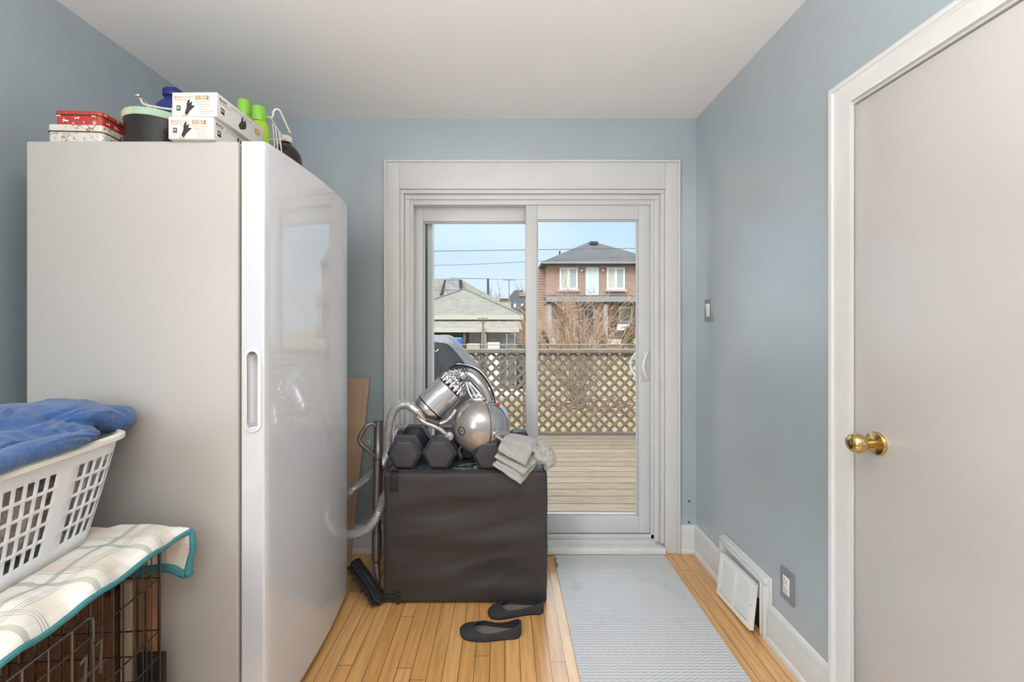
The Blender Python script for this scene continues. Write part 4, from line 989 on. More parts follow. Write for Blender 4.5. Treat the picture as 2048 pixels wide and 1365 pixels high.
# wand with brush head
Yw = 2.02
wt = P(757, 842, 2.08); wbm = P(753, 1126, 2.02)
vw = thing('vacuum_wand', (P(752, 1190, 1.98).x, 1.98, 0), 'graphite vacuum wand standing upright left of the black block', 'vacuum wand')
def L3(a_, b_, k_): return a_.lerp(b_, k_)
d_ = (wbm-wt)
m = MB().tube([wt, L3(wt, wbm, .20), L3(wt, wbm, .205), L3(wt, wbm, .27)], [.021, .021, .0235, .0235], 20); m.merge(MB().tube([L3(wt, wbm, .275), L3(wt, wbm, .62)], [.022, .022], 20)); tb = obj('upper_tube', m, wandm, vw, smooth=True)
m = MB().tube([L3(wt, wbm, .6), L3(wt, wbm, .78), L3(wt, wbm, .785), L3(wt, wbm, .97), wbm], [.0185, .0185, .0225, .0225, .015], 20); obj('lower_tube', m, wandm, vw, smooth=True)
obj('tube_catch', MB().cyl(L3(wt, wbm, .84)+Vector((-.003, -.016, 0)), L3(wt, wbm, .84)+Vector((-.003, -.021, 0)), .009, 20), mat('dark_red_plastic', (96, 44, 44), .4), vw, smooth=True)
m = MB(); p_ = L3(wt, wbm, .70)+Vector((-.016, -.0165, 0)); m.box(p_.x-.004, p_.x+.022, p_.y-.001, p_.y, p_.z-.02, p_.z+.02); obj('label_sticker', m, wplast, vw)
# grip loop
gl = catmull([P(752, 853, 2.04), P(744, 848, 2.03), P(733, 853, 2.02), P(722, 870, 2.01), P(719, 880, 2.01), P(724, 890, 2.01), P(738, 902, 2.02), P(749, 912, 2.03)], 8)
gp = obj('grip_loop', MB().tube(gl, [.0075+.003*math.sin(PI*i/len(gl)) for i in range(len(gl))], 12), wandm, vw, smooth=True)
m = MB().tube([P(747, 893, 2.01)+Vector((.013*math.cos(2*PI*i/20)-.03+.006*math.sin(2*PI*i/20)*-1.5, 0, .010*math.sin(2*PI*i/20)+.02)) for i in range(20)], .002, 6, closed=True); obj('trigger', m, chrome, gp, smooth=True)
nk = P(757, 1190, 1.97)
m = MB().tube([wbm+Vector((0, 0, .0)), P(753, 1130, 2.0), P(755, 1150, 1.99), P(756, 1156, 1.985), nk], [.014, .0165, .0155, .011, .010], 16); obj('neck', m, wandm, vw, smooth=True)
# head
h0 = P(706, 1124, 2.02); h1 = P(764, 1206, 1.90); hd_ = (h1-h0).normalized(); hn = Vector((.55, -.45, .55)); hn = (hn-hd_*hn.dot(hd_)).normalized(); hs_ = hd_.cross(hn).normalized()
hl = (h1-h0).length; hc = (h0+h1)/2
def HH(a_, b_, c_): return hc+hd_*a_+hs_*b_+hn*c_
if HH(0, 1, 0).x-hc.x < 0: pass
poly = [(-.5*hl, -.022), (-.46*hl, -.032), (.46*hl, -.032), (.5*hl, -.022), (.5*hl, .015), (.42*hl, .028), (.1*hl, .020), (-.1*hl, .020), (-.42*hl, .028), (-.5*hl, .015)]
m = MB().prism(poly, HH, -.013, .013); fh = obj('floor_head', m, blackm, vw, bevel=.005, bseg=3)
m = MB()
for b_ in (-.024, -.008, .01): m.prism([(-.44*hl, b_), (.44*hl, b_), (.44*hl, b_+.006), (-.44*hl, b_+.006)], HH, .013, .017)
m.prism([(-.2*hl, -.004), (.0, -.012), (.2*hl, -.004), (.2*hl, .008), (-.2*hl, .008)], HH, .014, .021)
obj('head_rib', m, dark, fh)
m = MB(); rg = random.Random(5)
# bristles around the side that faces left/down
sd_ = -1 if (hs_.x > 0) else 1
for i in range(420):
    a_ = rg.uniform(-.46, .46)*hl; b0 = sd_*(.028); p0 = HH(a_, b0, rg.uniform(-.012, .012)); p1 = HH(a_+rg.uniform(-.008, .008), sd_*(.028+rg.uniform(.010, .024)), rg.uniform(-.018, .018)); m.tube([p0, p1], [.0008, .0004], 3)
for i in range(160):
    a_ = rg.uniform(-.46, .46)*hl; p0 = HH(a_, -sd_*.02, .01); p1 = HH(a_+rg.uniform(-.005, .005), -sd_*.02+rg.uniform(-.004, .01), .01+rg.uniform(.006, .014)); m.tube([p0, p1], [.0008, .0004], 3)
o = obj('bristles', m, mat('brown_black_bristle', (52, 44, 38), .8), fh); o['kind'] = 'stuff'
hb2 = catmull([nk, P(759, 1196, 1.945), P(757, 1190, 1.93), P(748, 1180, 1.94)], 5); obj('head_joint', MB().tube(hb2, .011, 12), blackm, vw, smooth=True)

# cardboard behind the freezer
cb = mat('brown_cardboard', (192, 162, 136), .85, var=.06, vscale=10)
t = thing('cardboard_sheet', (-1.0, 2.315, 0), 'flattened brown cardboard leaning on the back wall behind the freezer', 'cardboard')
m = MB(); 
def cbpt(x, z, d): return Vector((x, 2.27+.055*z/.98-d, z))
m.prism([(-1.22, .002), (-.832, .002), (-.748, .978), (-1.16, .99)], cbpt, 0, .006); obj('outer_sheet', m, cb, t)
m = MB().prism([(-1.2, .001), (-.848, .001), (-.774, .975), (-1.15, .985)], cbpt, .007, .013); obj('folded_flap', m, cb, t)
# small green bottle behind, on the door sill
t = thing('spray_bottle', P(825, 870, 2.335), 'little yellow-green bottle glimpsed behind the dumbbells at the door frame', 'bottle')
p_ = P(825, 850, 2.30); t.location = p_; BASE[t.name] = p_.copy()
# stands on the block's rear edge
bz = KZ+.002
t.location = (p_.x, 2.27, bz); BASE[t.name] = Vector((p_.x, 2.27, bz))
obj('bottle_body', MB().lathe([(.014, 0), (.017, .003), (.017, .125), (.012, .135)], (p_.x, 2.272, bz), n=24), mat('clear_grey_bottle', (190, 194, 196), .2), t, smooth=True)
obj('bottle_label', MB().lathe([(.0175, .075), (.0175, .118)], (p_.x, 2.272, bz), n=24), mat('yellow_green_label', (150, 176, 60), .4), t, smooth=True)

# ================================================================== SHOES
sf = mat('black_knit', (50, 50, 52), .85, bump=.4, bscale=500, bdist=.002); ins = mat('taupe_insole', (122, 112, 106), .8); sole = mat('black_sole', (30, 30, 32), .6)
def shoe(loc, rot, L_, label, tilt=0, mir=1):
    t = thing('ballet_flat', loc, label, 'shoe')
    R3 = Matrix.Translation(loc)@Matrix.Rotation(rot, 4, 'Z')@Matrix.Rotation(tilt, 4, 'X')
    def wid(s): # s 0 heel..1 toe
        w_ = .030+.014*math.sin(min(1, s/.72)*PI*.5)**2-.004*math.sin(PI*min(1, s/.6))
        if s > .78: w_ *= max(0, 1-((s-.78)/.22)**2.2)**.5
        if s < .10: w_ *= max(0, 1-((.10-s)/.10)**2)**.5*.95+.05*0
        return max(w_, .001)
    def cen(s): return mir*.010*math.sin(PI*s)*.9
    n = 40
    # sole
    ol = [((1-2*0)*0, 0)]; ol = []
    for i in range(n+1): s = i/n; ol.append((-L_/2+L_*s, cen(s)+wid(s)))
    for i in range(n-1, 0, -1): s = i/n; ol.append((-L_/2+L_*s, cen(s)-wid(s)))
    m = MB().prism(ol, lambda a_, b_, d: R3@Vector((a_, b_, d)), 0, .007); obj('sole', m, sole, t, bevel=.002)
    m = MB().prism([(a_*.95, b_*.88) for a_, b_ in ol], lambda a_, b_, d: R3@Vector((a_, b_, d)), .007, .0085); obj('insole', m, ins, t, label='taupe insole')
    # upper: for each station wrap from side up; opening for s<.68
    vs = []; K = 14
    def top_h(s):
        if s < .70: return .030+.024*max(0, 1-s/.42)**1.6+.003*max(0, (s-.5)/.2)
        return .033-.013*((s-.70)/.30)**2
    st = [i/60 for i in range(61)]
    for s in st:
        w_ = wid(s); h = top_h(s); c = cen(s)
        openf = 0
        if s < .66: openf = 1
        elif s < .76: openf = max(0, 1-((s-.66)/.10)**2)**.5
        for k_ in range(2*K+1):
            a_ = k_/K-1   # -1..1
            sg = 1 if a_ >= 0 else -1; q_ = 1-abs(a_)   # q=0 at sole edge, 1 at top centre
            if openf >= 1:
                z = .004+(h-.004)*q_; y = w_*(1+.05*math.sin(PI*q_))-.006*q_*q_
            else:
                # arc over the foot; cut by opening
                ang = q_*PI/2*(1-openf*.62); z = .004+(h-.004)*math.sin(ang)**.8; y = w_*math.cos(ang)**.75
            vs.append(R3@Vector((-L_/2+L_*s, c+sg*y, z)))
    m = MB(); W_ = 2*K+1; fs = []
    for i in range(60):
        for k_ in range(2*K):
            s = (i+.5)/60
            if s < .76 and k_ in (K-1, K) and False: continue
            if s < .755 and k_ == K-0 and False: continue
            fs.append((i*W_+k_, i*W_+k_+1, (i+1)*W_+k_+1, (i+1)*W_+k_))
    # split top centre where open: remove faces spanning the two sides
    vs2 = []; 
    m2 = MB()
    for side in (0, 1):
        ks = range(0, K+1) if side == 0 else range(K, 2*K+1)
        vv = []
        for i, s in enumerate(st):
            w_ = wid(s); h = top_h(s); c = cen(s); openf = 1 if s < .56 else (max(0, 1-((s-.56)/.20)**2)**.5 if s < .76 else 0)
            for k_ in range(K+1):
                q_ = k_/K; sg = -1 if side == 0 else 1
                z1 = .004+(h-.004)*q_; y1 = w_*(1+.05*math.sin(PI*q_))-.006*q_*q_
                ang = q_*PI/2; z2 = .004+(h-.004)*math.sin(ang)**.8; y2 = w_*max(0, math.cos(ang))**.75
                z = z1*openf+z2*(1-openf); y = y1*openf+y2*(1-openf)
                vv.append(R3@Vector((-L_/2+L_*s, c+sg*y, z)))
        m2.add(vv, [(i*(K+1)+k_, i*(K+1)+k_+1, (i+1)*(K+1)+k_+1, (i+1)*(K+1)+k_) for i in range(60) for k_ in range(K)])
    o = obj('upper', m2, sf, t, smooth=True, solid=.003); weld(o, .0004)
    return t
# heel at the right; toe at the left
shoe((P(981, 1262, 1.73).x, 1.735, 0), math.radians(180-2), .252, 'black knit ballet flat lying in front, toe pointing left', 0, 1)
shoe((.048, 1.858, .0), math.radians(180+6), .245, 'black knit ballet flat tucked against the base of the black block', 0, -1)

# ================================================================== MAT
def matmat():
    mm = bpy.data.materials.new('grey_ribbed_vinyl'); mm.use_nodes = True; nt = mm.node_tree; b = nt.nodes['Principled BSDF']; b.inputs['Roughness'].default_value = .5
    g = nt.nodes.new('ShaderNodeNewGeometry'); s = nt.nodes.new('ShaderNodeSeparateXYZ'); nt.links.new(g.outputs['Position'], s.inputs[0])
    def mt(op, a_, b2=None):
        q = nt.nodes.new('ShaderNodeMath'); q.operation = op
        for i, v in enumerate((a_, b2)):
            if v is None: continue
            if isinstance(v, (int, float)): q.inputs[i].default_value = v
            else: nt.links.new(v, q.inputs[i])
        return q.outputs[0]
    wx = mt('MULTIPLY', mt('SINE', mt('MULTIPLY', s.outputs[0], 2*PI/.028)), .9)
    sy = mt('SINE', mt('ADD', mt('MULTIPLY', s.outputs[1], 2*PI/.0135), mt('MULTIPLY', wx, .95)))
    hgt = mt('MULTIPLY', mt('ADD', sy, 1), .5)
    n1 = nt.nodes.new('ShaderNodeTexNoise'); n1.inputs['Scale'].default_value = 7; n1.inputs['Detail'].default_value = 6; nt.links.new(g.outputs['Position'], n1.inputs['Vector'])
    r = nt.nodes.new('ShaderNodeMapRange'); r.inputs[1].default_value = .62; r.inputs[2].default_value = .8; r.inputs[4].default_value = .35; nt.links.new(n1.outputs[0], r.inputs[0])
    x = nt.nodes.new('ShaderNodeMix'); x.data_type = 'RGBA'; nt.links.new(hgt, x.inputs[0]); x.inputs[6].default_value = lin((186, 187, 188)); x.inputs[7].default_value = lin((212, 212, 212))
    x2 = nt.nodes.new('ShaderNodeMix'); x2.data_type = 'RGBA'; nt.links.new(r.outputs[0], x2.inputs[0]); nt.links.new(x.outputs[2], x2.inputs[6]); x2.inputs[7].default_value = lin((120, 120, 118)); nt.links.new(x2.outputs[2], b.inputs['Base Color'])
    bp = nt.nodes.new('ShaderNodeBump'); bp.inputs['Strength'].default_value = .5; bp.inputs['Distance'].default_value = .0025; nt.links.new(hgt, bp.inputs['Height']); nt.links.new(bp.outputs[0], b.inputs['Normal']); return mm
m = MB(); outl = []
ml, mr_, my0, my1 = .268, .877, .2, YB-.048
rg = random.Random(2)
outl = [(ml, my0), (mr_, my0), (mr_, my1)]
yy = my1
outl += [(ml+.004, my1)]
while yy > my1-.12: yy -= .006; outl.append((ml+rg.uniform(.0, .010), yy))
m.prism(outl, lambda a_, b_, d: Vector((a_, b_, d)), 0, .006)
t = thing('runner_mat', ((ml+mr_)/2, 1.3, 0), 'long light grey ribbed runner mat leading to the patio door', 'mat')
obj('mat_sheet', m, matmat(), t)
m = MB()
for i in range(26):
    y = my1-.03-rg.random()*.085; x = ml+.006; p0 = Vector((x, y, .006)); m.tube([p0, p0+Vector((rg.uniform(-.012, .008), rg.uniform(-.008, .008), rg.uniform(.002, .008))), p0+Vector((rg.uniform(-.014, .012), rg.uniform(-.01, .01), .003))], .0006, 4)
o = obj('frayed_thread', m, mat('thread_grey', (130, 128, 140), .9), t); o['kind'] = 'stuff'

# ================================================================== OUTDOORS
GZ = -.62
struct('deck', MB().box(-4.5, 5.5, YB+.2, 5.32, -.16, -.10), deckm)
struct('wall_exterior', MB().box(-3.5, XL-.1, YB+.02, YB+.2, -.6, 3).box(XR+.12, 4, YB+.02, YB+.2, -.6, 3), mat('exterior_wall', (150, 142, 134), .8))
lawn = mat('dormant_lawn', (148, 126, 88), .95, color2=(116, 106, 68), vscale=1.6, bump=.6, bscale=12, bdist=.05, detail=8)
struct('lawn', MB().box(-60, 60, 5.32, 140, GZ-.5, GZ), lawn)
# lattice fence
FY = 5.22
t = thing('lattice_fence', (.5, FY, -.1), 'weathered grey lattice railing along the edge of the deck', 'fence')
x0_, x1_, z0_, z1_ = -4.4, 5.4, -.10, .92
def lat(sgn, y):
    m = MB(); pitch = .128; wv = .036/2*1.414
    h = z1_-z0_; x = x0_-h
    while x < x1_+h:
        # slat from (x,z0) to (x+sgn*h, z1)
        a0, a1 = (x, x+sgn*h)
        za, zb = z0_, z1_; xa, xb = a0, a1
        lo, hi = min(xa, xb), max(xa, xb)
        if hi > x0_+.05 and lo < x1_-.05 and lo > x0_-.0 and hi < x1_+.0:
            m.prism([(xa-wv, za), (xa+wv, za), (xb+wv, zb), (xb-wv, zb)], lambda a_, b_, d: Vector((a_, d, b_)), y, y+.009)
        x += pitch
    return m
m = lat(1, FY); m.merge(lat(-1, FY+.010)); obj('lattice_panel', m, latm, t)
m = MB().box(x0_, x1_, FY-.03, FY+.06, .915, .965); obj('top_rail', m, latm, t, bevel=.004)
obj('bottom_rail', MB().box(x0_, x1_, FY-.012, FY+.03, -.10, -.06), latm, t, bevel=.003)
for px in (-4.3, -2.2, 2.55, 5.2): obj('post', MB().box(px-.045, px+.045, FY+.02, FY+.11, -.6, .93), latm, t)

# barbecue cover
bbq = mat('grey_black_vinyl_cover', (96, 94, 95), .36, bump=.9, bscale=6, bdist=.05, stretch=(1, 1, .5))
def bbq_prof(x): # top height by x for the draped outline
    pass
t = thing('barbecue', (-.75, 3.55, -.1), 'covered barbecue under a creased black vinyl cover outside the fixed glass', 'barbecue')
secs = []
yb0, yb1 = 3.3, 3.85
def sec(x, zt, y0, y1):
    n_ = 15; out = []
    for i in range(n_+1):
        a_ = i/n_; y = y0+(y1-y0)*a_; z = zt-.06*abs(2*a_-1)**3; out.append(Vector((x+.012*math.sin(a_*9+x*6), y, z)))
    return out
stx = [(-1.62, .72), (-1.5, .78), (-1.35, .82), (-1.25, .9), (-1.12, 1.12), (-1.04, 1.17), (-.9, 1.19), (-.7, 1.185), (-.50, 1.185), (-.42, 1.175), (-.37, 1.13), (-.28, 1.02), (-.20, .925), (-.175, .88), (-.165, .80)]
prof3 = catmull([(a_, 0, b_) for a_, b_ in [(q_[0]-.035, q_[1]) for q_ in stx]], 3)
vs = []; K = 14
for p_ in prof3:
    x, zt = p_.x, p_.z; ring_ = []
    drop = .05
    for i in range(K): a_ = i/(K-1); ring_.append(Vector((x, yb0-.03*(1-a_)+.0, -.06+(zt-drop+.06)*a_)))
    for i in range(1, K): a_ = i/K; ring_.append(Vector((x, yb0+(yb1-yb0)*a_, zt-drop*abs(2*a_-1)**2.5)))
    for i in range(K): a_ = 1-i/(K-1); ring_.append(Vector((x, yb1, -.06+(zt-drop+.06)*a_)))
    for v in ring_: vs.append(v+Vector((0, -.05*noise.noise(Vector((v.x*6+v.z*4, 1, v.z*2.0)))-.014*math.sin(v.x*26+v.z*16), .008*noise.noise(Vector((v.x*9, v.y*9, 3))))))
n = 3*K-1; k_ = len(prof3)
m = MB().add(vs, [(i*n+j, i*n+j+1, (i+1)*n+j+1, (i+1)*n+j) for i in range(k_-1) for j in range(n-1)]+[tuple(range(n)), tuple((k_-1)*n+j for j in range(n))])
obj('vinyl_cover', m, bbq, t, smooth=True)
m = MB().tube(catmull([P(866, 696, 3.22), P(868, 702, 3.2), P(873, 703, 3.2), P(877, 699, 3.22)], 6), .0025, 8); obj('cover_ring', m, chrome, t, smooth=True)
for x in (-1.3, -.3):
    for y in (3.4, 3.75): obj('leg', MB().cyl((x, y, -.1), (x, y, .1), .03, 12), blackm, t)

# ------- house across the yard
def house():
    brick = brickmat('pink_brown_brick', (184, 148, 128), (168, 130, 110), (196, 172, 154), .3, .1, .011, 'XZ', .9, bump=0)
    brick2 = brickmat('side_brick', (168, 132, 114), (154, 118, 100), (186, 160, 140), .3, .1, .011, 'YZ', .9, bump=0)
    roofm = brickmat('charcoal_shingles', (84, 84, 86), (72, 72, 74), (60, 60, 62), .5, .12, .012, 'XZ', .95, bump=0, grain=.15, gscale=2)
    fasc = mat('grey_fascia', (150, 148, 146), .7); dk = mat('dark_soffit', (70, 66, 64), .8); wf = mat('white_window_frame', (240, 240, 240), .5)
    t = thing('house', (7, 33, GZ), 'two-storey brick house with dark hipped roof and covered porch across the yard', 'house')
    hx0, hx1, hy0, hy1 = 3.02, 10.9, 30, 38
    m = MB().box(hx0, hx1, hy0, hy1, GZ, 5.55); w_ = obj('brick_wall', m, brick, t)
    m = MB().box(2.2, hx0, 31.5, 37.5, GZ, 5.4); obj('side_wing', m, brick2, t)
    ap = Vector((6.96, 34, 7.98)); rx0, rx1, ry0, ry1, rz = 2.55, 11.37, 29.45, 38.5, 5.62
    m = MB().add([(rx0, ry0, rz), (rx1, ry0, rz), (rx1, ry1, rz), (rx0, ry1, rz), ap], [(0, 1, 4), (1, 2, 4), (2, 3, 4), (3, 0, 4), (0, 1, 2, 3)]); obj('hip_roof', m, roofm, t)
    obj('eave', MB().box(rx0, rx1, ry0, ry1, rz-.2, rz-.01), dk, t)
    obj('gutter', MB().box(rx0, rx1, ry0-.08, ry0, rz-.12, rz+.02), fasc, t)
    obj('roof_vent', MB().box(6.7, 7.3, 32.9, 33.4, 7.55, 7.75), dk, t)
    blind = mat('cream_blind', (214, 208, 186), .7); pane = mat('pale_pane', (186, 190, 186), .15)
    def win(x0, x1, z0, z1, y=30, mull=True, m1=blind, m2=pane):
        m = MB(); f = .12
        m.box(x0, x0+f, y-.1, y, z0, z1).box(x1-f, x1, y-.1, y, z0, z1).box(x0+f, x1-f, y-.1, y, z1-f, z1).box(x0+f, x1-f, y-.1, y, z0, z0+f)
        if mull: c = (x0+x1)/2; m.box(c-f*.8, c+f*.8, y-.1, y, z0+f, z1-f)
        o = obj('window', m, wf, t); c = (x0+x1)/2
        obj('pane', MB().box(x0+f, c, y-.05, y-.02, z0+f, z1-f), m1, o); obj('pane', MB().box(c, x1-f, y-.05, y-.02, z0+f, z1-f), m2, o)
        obj('sill', MB().box(x0-.12, x1+.12, y-.16, y, z0-.14, z0), mat('stone_sill', (206, 186, 166), .8), o)
    win(3.89, 5.18, 3.72, 5.30); win(7.25, 8.54, 3.72, 5.30)
    m = MB().box(5.75, 6.68, 29.9, 30, 3.33, 5.30); o = obj('balcony_door', m, mat('white_door', (232, 236, 232), .4), t); obj('door_glass', MB().box(5.92, 6.5, 29.88, 29.9, 3.5, 5.14), mat('pale_green_glass', (216, 226, 218), .3), o)
    for x in (5.45, 6.98): obj('wall_lamp', MB().sphere((x, 29.9, 5.08), .09, 12, 8), wplast, t)
    win(8.12, 9.08, 1.38, 2.52, mull=False, m1=mat('grey_blind', (176, 172, 158), .7), m2=mat('grey_blind', (176, 172, 158), .7))
    # porch
    m = MB().box(2.75, 11.2, 27.6, 30, 2.95, 3.05); m.add([(2.75, 27.6, 3.05), (11.2, 27.6, 3.05), (11.2, 30, 3.34), (2.75, 30, 3.34)], [(0, 1, 2, 3)]); obj('porch_roof', m, roofm, t)
    obj('porch_fascia', MB().box(2.7, 11.25, 27.5, 27.62, 2.72, 3.06), fasc, t)
    obj('porch_ceiling', MB().box(2.75, 11.2, 27.62, 30, 2.6, 2.72), dk, t)
    for x in (2.95, 6.65, 10.9): obj('porch_column', MB().box(x-.12, x+.12, 27.7, 27.94, .25, 2.6), mat('column_paint', (176, 178, 176), .6), t)
    obj('porch_floor', MB().box(2.7, 11.25, 27.5, 30, -.05, .25), mat('pale_stone', (200, 192, 178), .8), t)
    obj('porch_wall', MB().box(2.75, 11.2, 27.7, 29.9, GZ, -.05), brick, t)
    m = MB().box(6.8, 11.1, 27.6, 27.64, 1.10, 1.16).box(6.8, 11.1, 27.6, 27.64, .32, .37)
    x = 6.8
    while x < 11.1: m.box(x, x+.03, 27.6, 27.63, .3, 1.12); x += .15
    obj('porch_railing', m, blackm, t)
    o = obj('patio_door', MB().box(4.9, 6.4, 29.9, 30, .25, 2.35), wf, t); obj('door_glass', MB().box(5.0, 5.62, 29.88, 29.9, .35, 2.25).box(5.7, 6.3, 29.88, 29.9, .35, 2.25), mat('dark_glass', (92, 100, 104), .1), o)
    m = MB()
    m.box(7.35, 8.15, 27.55, 27.59, .85, 1.25); s = obj('porch_sign', m, wplast, t); m = MB().box(7.64, 7.68, 27.53, 27.55, .97, 1.14).box(7.82, 7.86, 27.53, 27.55, .97, 1.14).box(7.68, 7.82, 27.53, 27.55, 1.04, 1.07); obj('sign_mark', m, MC['red_plastic'], s)
    obj('chimney_pipe', MB().cyl((4.3, 33, 6.2), (4.3, 33, 7.0), .07, 8), dk, t)
    m = MB().box(9.75, 10.0, 29.8, 30, 5.15, 5.5).box(10.15, 10.4, 29.8, 30, 5.15, 5.5).box(10.3, 10.5, 29.7, 30, 4.6, 4.75); obj('wall_fixture', m, dk, t)
    # steps and low walls
    obj('porch_step', MB().box(9.3, 10.2, 27.2, 27.5, GZ, .05), mat('pale_stone', (200, 192, 178), .8), t)
house()
# ------- garage with hipped roofs
grm = brickmat('grey_green_shingles', (126, 124, 113), (116, 114, 104), (100, 98, 90), .3, .075, .006, 'XZ', .95, bump=0, grain=.12, gscale=5)
cream = mat('cream_fascia', (196, 188, 170), .7); gwall = mat('grey_wall_board', (150, 148, 146), .8, var=.08, vscale=3); shade = mat('dark_interior', (70, 62, 56), .9)
t = thing('garage', (-1.6, 15.5, GZ), 'low garage with grey-green shingled hip roof and cream gutter beyond the deck', 'garage')
m = MB().add([(-3.9, 14, 1.56), (.60, 14, 1.56), (.60, 18, 1.56), (-3.9, 18, 1.56), (-1.56, 16.2, 2.62)], [(0, 1, 4), (1, 2, 4), (2, 3, 4), (3, 0, 4), (0, 1, 2, 3)]); obj('hip_roof', m, grm, t)
m = MB()
for a_, b_ in (((-3.9, 14, 1.57), (-1.56, 16.2, 2.63)), ((.6, 14, 1.57), (-1.56, 16.2, 2.63))): m.tube([a_, b_], .035, 6)
obj('ridge_cap', m, grm, t)
obj('gutter', MB().box(-3.95, .62, 13.9, 14.0, 1.42, 1.57), cream, t)
obj('garage_wall', MB().box(-3.7, .42, 14.3, 17.8, GZ, 1.45), gwall, t)
m = MB().add([(-3.95, 14.0, 1.38), (.5, 14.0, 1.38), (.5, 12.4, 1.13), (-3.95, 12.4, 1.13), (-3.95, 14.0, 1.32), (.5, 14.0, 1.32), (.5, 12.4, 1.07), (-3.95, 12.4, 1.07)], [(0, 1, 2, 3), (4, 5, 6, 7), (0, 1, 5, 4), (1, 2, 6, 5), (2, 3, 7, 6), (3, 0, 4, 7)]); obj('lean_to_roof', m, mat('pale_roll_roof', (118, 114, 104), .9, var=.12, vscale=4), t)
obj('lean_to_fascia', MB().box(-3.95, .42, 12.33, 12.4, 1.03, 1.15), cream, t)
for x in (-3.4, -1.2, .38): obj('lean_to_post', MB().box(x-.04, x+.04, 12.42, 12.5, GZ, 1.07), mat('brown_post', (120, 100, 84), .8), t)
m = MB().box(-1.12, -.62, 13.2, 13.25, .35, 1.05).box(-.5, .32, 13.1, 13.15, .25, 1.05); obj('grey_panel', m, mat('grey_sheet', (168, 170, 170), .7, var=.1), t)
obj('open_bay', MB().box(-3.6, -1.25, 14.25, 14.3, -.4, 1.0), shade, t)
t2 = thing('building_roof', (-3, 20, GZ), 'larger building with pale green shingled roof and skylight behind the garage', 'building')
m = MB().add([(-8, 18, 1.75), (.62, 18, 1.75), (.62, 24, 1.75), (-8, 24, 1.75), (-6, 20.4, 3.48), (-2.2, 20.4, 3.48)], [(0, 1, 5, 4), (1, 2, 5), (2, 3, 4, 5), (3, 0, 4), (0, 1, 2, 3)]); obj('hip_roof', m, grm, t2)
obj('building_wall', MB().box(-7.7, .3, 18.3, 23.7, GZ, 1.75), gwall, t2)
def R18(px, py, off=0):   # on the roof's front slope
    n_ = Vector((0, -(3.48-1.75), 2.4)).normalized(); o_ = Vector((0, 18, 1.75)); d = P(px, py, 1)-Vector((0, 0, 1.28)); k = (o_-Vector((0, 0, 1.28))).dot(n_)/d.dot(n_); return Vector((0, 0, 1.28))+d*k+n_*off
m = MB(); q1 = [R18(889, 567, .02), R18(925, 567, .02), R18(926, 600, .02), R18(880, 600, .02)]; q2 = [v+Vector((0, -.1, .14)) for v in q1]
m.add(q1+q2, [(0, 1, 5, 4), (1, 2, 6, 5), (2, 3, 7, 6), (3, 0, 4, 7), (4, 5, 6, 7)]); sk = obj('skylight', m, mat('skylight_frame', (26, 25, 26), .9), t2)
q = [R18(893, 568, .20), R18(918, 568, .20), R18(920, 598, .20), R18(888, 598, .20)]; obj('skylight_glass', MB().add(q, [(0, 1, 2, 3)]), mat('milky_glass', (112, 110, 112), .6, color2=(84, 80, 84), vscale=4), sk, fixn=False)
# things in the garage yard
def simple(name, mb, m_, label, cat, group=None, **k): o = obj(name, mb, m_, **k); return tag(o, label, cat, group)
o_ = P(916, 690, 12.2); t = thing('barrel', (o_.x, 12.2, GZ), 'bright blue barrel beside the covered barbecue in the yard', 'barrel')
obj('drum', MB().lathe([(.1, 0), (.14, .02), (.15, .5), (.14, 1.47), (.1, 1.5)], (o_.x, 12.2, GZ), n=20), mat('blue_barrel', (58, 112, 184), .4), t, smooth=True)
def pbox(x0, x1, y0, y1, Y, d_, zbot=None):
    a_ = P(x0, y0, Y); b_ = P(x1, y1, Y); return MB().box(a_.x, b_.x, Y, Y+d_, GZ if zbot is None else zbot, a_.z)
simple('crate_box', pbox(933, 958, 689, 702, 11.5, .4), mat('pinkish_box', (176, 162, 150), .8), 'pinkish grey storage box standing in front of the garage', 'box')
m = pbox(975, 999, 686, 702, 11.5, .25); a_ = P(975, 686, 11.5); b_ = P(999, 686, 11.5)
for i in range(4): m.box(a_.x, b_.x, 11.48, 11.5, a_.z-.06-.07*i, a_.z-.01-.07*i)
simple('slatted_cabinet', m, mat('white_slats', (228, 228, 222), .6), 'white slatted box standing in front of the garage', 'cabinet')
for i, (xa, xb) in enumerate(((961, 966), (964, 968), (970, 968), (974, 971))):
    pa = P(xa, 704, 12.0); pa.z = GZ; pb = P(xb, 645 if i < 2 else 668, 12.3)
    simple('wooden_pole', MB().cyl(pa, pb, .022, 6), mat('pole_wood', (170, 156, 138), .8), ['leftmost thin pole of the bundle leaning on the garage lean-to', 'second tall thin pole of the bundle leaning on the garage', 'shorter thin pole right of the two tall leaning ones', 'rightmost short pole of the bundle, beside the white slatted box'][i], 'pole', 'poles leaning on the garage')
c_ = P(966, 641, 12.0); m = MB()
for z_, r_ in ((.06, .14), (-.04, .11)): m.merge(ring((c_.x, c_.y, c_.z+z_), (0, 0, 1), r_, .006, 24))
for i in range(8): a_ = 2*PI*i/8; m.cyl((c_.x+.14*math.cos(a_), c_.y+.14*math.sin(a_), c_.z+.06), (c_.x+.11*math.cos(a_), c_.y+.11*math.sin(a_), c_.z-.04), .005, 4)
m.cyl((c_.x, c_.y, c_.z-.04), (c_.x, c_.y, GZ), .018, 6)
for i in (0, 3, 6): a_ = 2*PI*i/8; m.cyl((c_.x+.11*math.cos(a_), c_.y+.11*math.sin(a_), c_.z-.04), (c_.x, c_.y, c_.z-.1), .005, 4)
simple('wire_stand', m, mat('rusty_wire', (110, 92, 78), .7), 'rusty wire basket on a stick in front of the garage', 'stand')
